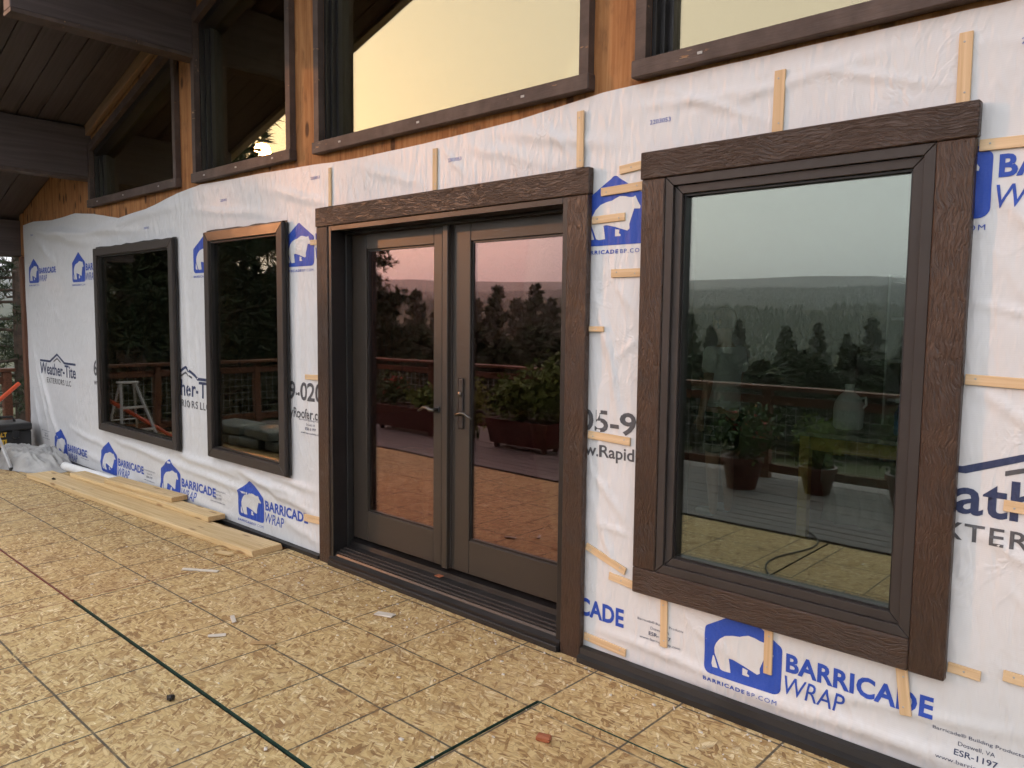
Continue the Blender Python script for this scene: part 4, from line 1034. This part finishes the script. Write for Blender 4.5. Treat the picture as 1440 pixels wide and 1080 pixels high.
def skinned(name, verts, edges, radii, mat, parent=None, sub=2, root=0, loc=None):
    me = bpy.data.meshes.new(name); me.from_pydata(verts, edges, [])
    o = bpy.data.objects.new(name, me); COL.objects.link(o)
    sm = o.modifiers.new('skin', 'SKIN'); sm.use_smooth_shade = True; o.modifiers.new('sub', 'SUBSURF').levels = sub
    sv = me.skin_vertices[0].data
    for i, r in enumerate(radii): sv[i].radius = r if isinstance(r, tuple) else (r, r); sv[i].use_root = (i == root)
    dg = bpy.context.evaluated_depsgraph_get(); dg.update()
    m2 = bpy.data.meshes.new_from_object(o.evaluated_get(dg)); bpy.data.objects.remove(o)
    m2.materials.clear(); m2.materials.append(mat); m2.shade_smooth()
    return link(name, m2, parent, loc)
M['skin'] = plain('skin', (.42,.25,.17), .55, .08, 12); M['shirt'] = plain('pale_shirt', (.78,.80,.78), .85, .08, 10, .2, bscale=25); M['shorts'] = plain('dark_shorts', (.02,.022,.028), .9, .2, 12); M['hair'] = plain('sandy_hair', (.075,.045,.025), .7, .2, 30, .4); M['shoe'] = plain('grey_shoe', (.35,.35,.36), .7, .1, 14); M['eye'] = plain('eye', (.02,.015,.01), .2, 0, 5)
def person(loc, rz):
    P = empty('person', loc, rz); tag(P, 'person in a pale t-shirt and dark shorts standing inside, arm hanging down', 'person')
    V_ = []; E_ = []; Rr = []
    def chain(pts, start=None):
        prev = start; ids = []
        for p, r in pts:
            V_.append(p); Rr.append(r); i = len(V_)-1; ids.append(i)
            if prev is not None: E_.append((prev, i))
            prev = i
        return ids
    sp = chain([((0,0,.93),(.155,.105)), ((0,.0,1.06),(.135,.095)), ((0,-.005,1.20),(.15,.105)), ((0,0,1.33),(.155,.10)), ((0,.005,1.40),(.07,.06)), ((0,-.005,1.455),.052), ((0,-.015,1.52),(.066,.08)), ((0,-.02,1.60),(.078,.095)), ((0,-.012,1.66),(.058,.072))])
    for s in (-1, 1):
        lg = chain([((s*.085,0,.86),.088), ((s*.092,-.012,.66),.074), ((s*.095,-.02,.48),.055), ((s*.097,-.005,.34),.056), ((s*.098,.01,.10),.036), ((s*.10,.01,.045),.038), ((s*.105,-.07,.035),.036), ((s*.11,-.14,.025),.026)], sp[0])
        if s == 1:
            ar = chain([((s*.165,.005,1.345),.058), ((s*.205,.01,1.22),.046), ((s*.225,.02,1.08),.038), ((s*.238,-.01,.93),.032), ((s*.24,-.03,.845),.025)], sp[3]); hb = Vector((s*.24,-.035,.80)); dn = Vector((.02*s,-.03,-1)).normalized()
        else:
            ar = chain([((s*.165,.005,1.345),.058), ((s*.20,.0,1.22),.046), ((s*.215,-.02,1.09),.038), ((s*.16,-.16,1.04),.032), ((s*.12,-.25,1.05),.025)], sp[3]); hb = Vector((s*.10,-.29,1.055)); dn = Vector((.4,-1,.05)).normalized()
        side = Vector((0,-1,0)) if s == 1 else Vector((0,0,1))
        pm = chain([(tuple(hb),(.026,.038) if s == 1 else .030)], ar[-1])
        for f, (o_, l_) in enumerate(((-.028,.055),(-.009,.066),(.010,.062),(.027,.048))):
            b = hb+side*o_+dn*.028
            chain([(tuple(b),.0095), (tuple(b+dn*l_*.5+Vector((-.006*s,0,0))),.0085), (tuple(b+dn*l_+Vector((-.016*s,-.004,0))),.0065)], pm[0])
        b = hb+side*.034
        chain([(tuple(b+side*.012+dn*.01),.010), (tuple(b+side*.026+dn*.034),.0085)], pm[0])
    # nose and ears shape the head
    body = skinned('body', V_, E_, Rr, M['skin'], P, 2, 0, (0,0,0))
    hd = MB()
    bmesh.ops.create_icosphere(hd.bm, subdivisions=3, radius=1)
    for v in hd.bm.verts:
        n = v.co.copy(); v.co = Vector((n.x*.078, n.y*.098-.018, n.z*.112+1.585))
        if n.y < -.5:
            v.co.y -= .022*math.exp(-((n.x/.16)**2+((n.z+.12)/.22)**2)); v.co.y += .010*math.exp(-(((abs(n.x)-.42)/.16)**2+((n.z-.08)/.14)**2))
            v.co.y -= .006*math.exp(-((n.x/.3)**2+((n.z+.52)/.09)**2))
    for s in (-1, 1):
        hd.tube([(s*.074,.0,1.565),(s*.088,.012,1.59),(s*.078,.01,1.615)], [.010,.014,.009], 6)
    hd.build('head', M['skin'], P, (0,0,0), smooth=True)
    for s in (-1, 1):
        e = MB(); bmesh.ops.create_icosphere(e.bm, subdivisions=2, radius=.011); e.build('eye', M['eye'], P, (s*.032,-.100,1.597))
    hr = MB(); bmesh.ops.create_icosphere(hr.bm, subdivisions=4, radius=1)
    rg = random.Random(3)
    for v in list(hr.bm.verts):
        n = v.co
        if n.z < -.45+.5*(n.y < -.1) or (n.y < -.45 and n.z < .30): hr.bm.verts.remove(v)
    for v in hr.bm.verts:
        n = v.co.copy(); k_ = 1.10+.05*float(vnoise(n.x*9+4, n.z*9+n.y*7, 2)); v.co = Vector((n.x*.078*k_, n.y*.098*k_-.012, n.z*.112*k_+1.588))
    bmesh.ops.solidify(hr.bm, geom=hr.bm.faces[:], thickness=.01)
    hr.build('hair', M['hair'], P, (0,0,0), smooth=True)
    # clothing
    V_.clear(); E_.clear(); Rr.clear()
    s0 = chain([((0,0,.84),(.185,.135)), ((0,0,.98),(.172,.125)), ((0,-.005,1.20),(.168,.122)), ((0,0,1.335),(.165,.108)), ((0,.004,1.385),(.085,.075))])
    for s in (-1, 1): chain([((s*.17,.005,1.345),.070), ((s*.205,.008,1.24),.064), ((s*.216,.012,1.17),.060)], s0[3])
    skinned('t_shirt', V_, E_, Rr, M['shirt'], P, 2, 0, (0,0,0))
    V_.clear(); E_.clear(); Rr.clear()
    s0 = chain([((0,0,.90),(.165,.118))])
    for s in (-1, 1): chain([((s*.088,0,.80),.105), ((s*.097,-.01,.62),.094), ((s*.10,-.014,.52),.088)], s0[0])
    skinned('shorts', V_, E_, Rr, M['shorts'], P, 2, 0, (0,0,0))
    for s in (-1, 1):
        V_.clear(); E_.clear(); Rr.clear()
        chain([((s*.10,.035,.05),.048), ((s*.103,-.05,.045),.046), ((s*.11,-.155,.036),.034)]); skinned('shoe', V_, E_, Rr, M['shoe'], P, 1, 0, (0,0,0))
    return P
person((-2.98, 2.92, 0), rad(-100))
M['fur'] = plain('cream_fur', (.56,.47,.33), .9, .15, 14, .5, bscale=120)
def dog(loc, rz):
    D = empty('dog', loc, rz); tag(D, 'cream coloured dog standing inside behind the far door leaf, tail raised', 'dog')
    V_ = []; E_ = []; Rr = []
    def chain(pts, start=None):
        prev = start; ids = []
        for p, r in pts:
            V_.append(p); Rr.append(r); i = len(V_)-1; ids.append(i)
            if prev is not None: E_.append((prev, i))
            prev = i
        return ids
    sp = chain([((-.27,0,.47),(.085,.10)), ((-.12,0,.475),(.085,.10)), ((.05,0,.46),(.10,.125)), ((.20,0,.47),(.10,.13)), ((.28,0,.53),(.075,.095)), ((.36,0,.61),(.06,.07)), ((.43,0,.655),(.062,.068)), ((.50,0,.645),(.045,.05)), ((.565,0,.63),(.033,.035)), ((.595,0,.627),(.022,.024))])
    for s in (-1, 1):
        chain([((-.25,s*.075,.42),.075), ((-.20,s*.085,.30),.05), ((-.30,s*.085,.185),.028), ((-.285,s*.085,.06),.021), ((-.265,s*.085,.028),.027), ((-.235,s*.085,.02),.02)], sp[0])
        chain([((.21,s*.075,.38),.055), ((.20,s*.082,.26),.036), ((.205,s*.082,.15),.025), ((.205,s*.082,.055),.022), ((.22,s*.082,.025),.028), ((.25,s*.082,.018),.02)], sp[3])
        chain([((.40,s*.055,.71),.022), ((.385,s*.085,.66),.020), ((.395,s*.09,.60),.012)], sp[6])
    chain([((-.34,0,.52),.032), ((-.42,0,.60),.026), ((-.47,0,.70),.022), ((-.46,0,.80),.014)], sp[0])
    skinned('body', V_, E_, Rr, M['fur'], D, 2, 2, (0,0,0))
    for s in (-1, 1):
        e = MB(); bmesh.ops.create_icosphere(e.bm, subdivisions=2, radius=.010); e.build('eye', M['eye'], D, (.475, s*.042, .675))
    e = MB(); bmesh.ops.create_icosphere(e.bm, subdivisions=2, radius=.016); e.build('nose', M['eye'], D, (.613, 0, .635))
    return D
dog((-4.62, 1.02, 0), rad(8))

# ------------------------------------------------------------------ trees
def needles(P, D, n, length, width, rng):
    """n needle tufts per point: narrow triangles fanning round D"""
    k = len(P); P = np.repeat(P, n, 0); D = np.repeat(D, n, 0)
    d = D*.9+rng.normal(size=(k*n, 3))*.75; d /= np.linalg.norm(d, axis=1)[:,None]
    u = np.cross(d, rng.normal(size=(k*n, 3))); u /= np.linalg.norm(u, axis=1)[:,None]
    L = length*(.6+.7*rng.random(k*n))[:,None]
    V_ = np.stack([P-d*L*.15, P+d*L*.45+u*width, P+d*L, P+d*L*.45-u*width], 1)
    return V_.reshape(-1, 3), np.arange(4*k*n).reshape(-1, 4)
def pine_mesh(H, R, seed, bare=.15, limbs=46, per=26, nn=7, nl=.34, wd=.02):
    rng = np.random.default_rng(seed); mb = MB()
    lean = rng.normal(size=2)*.02*H
    tr = [(lean[0]*t*t, lean[1]*t*t, H*t) for t in np.linspace(0, 1, 9)]
    mb.tube(tr, [max(.02, .022*H*(1-t)**.8) for t in np.linspace(0, 1, 9)], 9)
    P = []; D = []
    for k in range(limbs):
        t = bare+(1-bare)*((k+rng.random())/limbs)**.9
        if t > .985: continue
        a = k*2.399+rng.normal()*.4
        prof = (1-((t-bare)/(1-bare))**1.35)**.8*(.35+.65*min(1, (t-bare)/.22+.35))
        Lb = R*prof*(.7+.5*rng.random())+.25
        z = H*t; base = np.array([lean[0]*t*t, lean[1]*t*t, z])
        dr_ = np.array([math.cos(a), math.sin(a), .22-.35*(1-t)+rng.normal()*.1])
        tip = base+dr_*Lb+np.array([0,0,.12*Lb])
        mid = base+dr_*Lb*.55+np.array([0,0,-.03*Lb])
        r0 = .010*H*(1-t)**.7*.5+.012
        mb.tube([base, mid, tip], [r0, r0*.6, .008], 5)
        for j in range(max(4, int(per*Lb/R))):
            u = rng.random()**.6
            c = base+(tip-base)*u if u > .5 else base+(mid-base)*(u/.5)*1.0
            c = base+dr_*Lb*u+np.array([0,0,.12*Lb*u*u])
            off = rng.normal(size=3)*np.array([.16,.16,.09])*Lb*(.35+u*.65)
            d = dr_+off/ max(.2, Lb)*1.2+np.array([0,0,.35]); P.append(c+off); D.append(d/np.linalg.norm(d))
    tm = mb.mesh('trunk', M['bark'])
    V_, F_ = needles(np.array(P), np.array(D), nn, nl, wd, rng)
    o = raw('needles', V_, F_, M['needle']); cm = o.data; bpy.data.objects.remove(o)
    return tm, cm
PINES = [(13.0, pine_mesh(13, 2.7, 1, .10, 84, 52, 26, .26, .014)), (15.0, pine_mesh(15, 3.4, 2, .16, 74, 46, 17, .27, .012)),
         (11.0, pine_mesh(11, 2.3, 3, .06, 64, 34, 8, .62, .060)), (13.0, pine_mesh(13, 2.6, 4, .08, 64, 34, 8, .62, .060)), (14.0, pine_mesh(14, 3.3, 5, .12, 64, 36, 8, .66, .065))]
def pine(kind, loc, H, rz, label, wide=1.0):
    h0, (tm, cm) = PINES[kind]; s = H/h0
    t_ = empty('pine_tree', loc, rz); t_.scale = (s*wide, s*wide, s); tag(t_, label, 'pine tree', 'pine trees around the house')
    a = link('trunk', tm, t_, (0,0,0)); b = link('crown', cm, t_, (0,0,0)); b['kind'] = 'stuff'
    return t_
def tz(x, y): return float(terr(np.array([x]), np.array([y]))[0])-.15
VC = Vector((0, 2.8787, 1.6))       # where the glass shows the camera to stand
def mirror_pine(kind, az, dist, elev, label, wide=1.0, rz=0.0):
    x = VC.x-math.sin(rad(az))*dist; y = VC.y-math.cos(rad(az))*dist; z = tz(x, y)
    return pine(kind, (x, y, z), VC.z+dist*math.tan(rad(elev))-z, rz, label, wide)
mirror_pine(0, 68.5, 22, 28, 'dense tall pine close to the end of the deck, mirrored in the farthest window', 1.12)
mirror_pine(1, 75.5, 27, 20, 'tall pine behind the deck end, at the far edge of the farthest window reflection', 1.0, 1)
mirror_pine(0, 54.5, 30, 9.2, 'tall dark pine mirrored in the far door leaf', 1.05, 2)
mirror_pine(4, 62.6, 38.5, 15.0, 'full dark pine added to shade the far wall, mirrored at the edge of the narrow window', 1.0, 4)  # extra pine set along the sun's direction to shade the far wall
mirror_pine(3, 60.5, 40, 2.8, 'lower pine mirrored at the edge of the narrow window', 1.2, 3)
pine(1, (-17.6, 1.9, tz(-17.6, 1.9)), 9.5, .6, 'pine whose branches show past the far corner of the house', .95)
pine(0, (-21.5, 4.6, tz(-21.5, 4.6)), 7.2, 2.6, 'smaller pine behind the one past the far corner', 1.1)
mids = [(51.5,80,1.2,2),(49.6,105,1.9,0),(48.3,120,.9,2),(46.9,95,1.5,1),(45.2,150,1.4,0),(44.0,110,2.3,2),(42.4,160,1.5,1),(41.0,125,2.5,0),(39.6,140,1.4,2),(38.2,120,2.2,0),
        (36.9,170,1.6,1),(35.4,150,1.0,0),(33.5,130,.6,2),(31.4,150,-.2,0),(29.8,110,.5,1),(28.0,160,-.4,2),(26.3,180,.1,0),(23.2,95,-.3,1),(21.0,170,-.1,2),(19.2,120,-.8,0),(17.6,190,.3,1),(15.2,110,.6,2),(57.0,85,2.0,0),(63.5,70,3.4,1),(12.5,120,.6,0),(10.0,110,.4,2)]
ORD = ['first','second','third','fourth','fifth','sixth','seventh','eighth','ninth','tenth','eleventh','twelfth','thirteenth','fourteenth','fifteenth','sixteenth','seventeenth','eighteenth','nineteenth','twentieth','twenty-first','twenty-second','twenty-third','twenty-fourth','twenty-fifth','twenty-sixth']
for k, (az, d, el, kd) in enumerate(sorted(mids, reverse=True)):
    mirror_pine((3, 4, 2)[kd], az, d, el, 'pine on the slope below the deck, %s from the far end in the reflections' % ORD[k], .82, k*1.7)
lows = [(56.5,40,-.4),(52.8,45,-1.4),(50.0,52,-.6),(48.0,42,-2.0),(46.2,50,-.8),(43.4,44,-1.6),(41.2,55,-.5),(38.6,48,-1.2),(36.6,42,-2.0),(34.8,56,-.9),(32.9,46,-1.8),(30.9,52,-2.2),(29.0,44,-2.4),(26.6,60,-2.4),(24.6,46,-2.8),(22.4,52,-1.9),(20.5,44,-2.5),(18.4,54,-1.6),(16.4,46,-2.2),(14.2,50,-1.6),(12.0,44,-1.8),(65.5,40,1.5),(61.8,36,-1.0)]
for k, (az, d, el) in enumerate(sorted(lows, reverse=True)):
    mirror_pine(2+k % 3, az, d, el, 'low pine top just beyond the railing, %s from the far end in the reflections' % ORD[k], 1.7, k*2.3)
# the wooded hills: one mass of trees
rng = np.random.default_rng(5)
N_ = 60000
r_ = 330+1310*rng.random(N_)**.85; a_ = rad(-15)+rad(105)*rng.random(N_)
fx = -np.sin(a_)*r_; fy = -np.cos(a_)*r_
dens = fbm(fx/90, fy/90, 71, 3)
clear = ((fx+105)**2/60**2+(fy+245)**2/55**2 < 1) | ((fx+60)**2/30**2+(fy+330)**2/60**2 < 1)
ok = (dens > .36) & ~clear
fx, fy, r_ = fx[ok], fy[ok], r_[ok]; fz = terr(fx, fy)-.5; n_ = len(fx)
hh = np.where(r_ < 300, 6.0, 2.6)+np.where(r_ < 300, 4.5, 3.0)*rng.random(n_)**1.6*(.4+1.2*fbm(fx/70, fy/70, 91, 3))*1.3; ww = hh*(.32+.22*rng.random(n_))
tiers = [(.06,1.0,.46),(.34,.78,.76),(.62,.5,1.0)]
VV = []; FF = []; base = 0; S = 6
for z0, wr, z1 in tiers:
    jit = .7+.6*rng.random((n_, S)); ph = rng.random(n_)*6.28
    an = ph[:,None]+np.arange(S)*2*math.pi/S
    rx = fx[:,None]+np.cos(an)*ww[:,None]*wr*jit; ry = fy[:,None]+np.sin(an)*ww[:,None]*wr*jit
    rz_ = (fz+hh*z0)[:,None]+hh[:,None]*.08*(rng.random((n_, S))-.5)
    ring = np.stack([rx, ry, rz_], -1)
    tip = np.stack([fx+rng.normal(size=n_)*.2, fy, fz+hh*z1], -1)[:,None,:]
    VV.append(np.concatenate([ring, tip], 1).reshape(-1, 3))
    idx = base+np.arange(n_)[:,None]*(S+1)
    k = np.arange(S)
    FF.append(np.stack([idx+k, idx+(k+1) % S, np.broadcast_to(idx+S, (n_, S))], -1).reshape(-1, 3)); base += n_*(S+1)
fo = raw('forest', np.concatenate(VV), np.concatenate(FF), M['needle']); tag(fo, 'dark conifer forest covering the hazy hills mirrored in the glass', 'forest', kind='stuff')

# ------------------------------------------------------------------ smoke haze
hz = MB().box(-4300, 4300, -4300, 4300, -60, 200)
t = T('smoke_haze'); vol = t.n('VolumePrincipled', {'Color': (.80,.90,1.0), 'Density': 3.0e-4, 'Anisotropy': .55}); t.t.links.new(vol, t.out.inputs['Volume'])
hzo = hz.build('haze', t.m); tag(hzo, kind='stuff', label='even pale smoke haze over the valley')
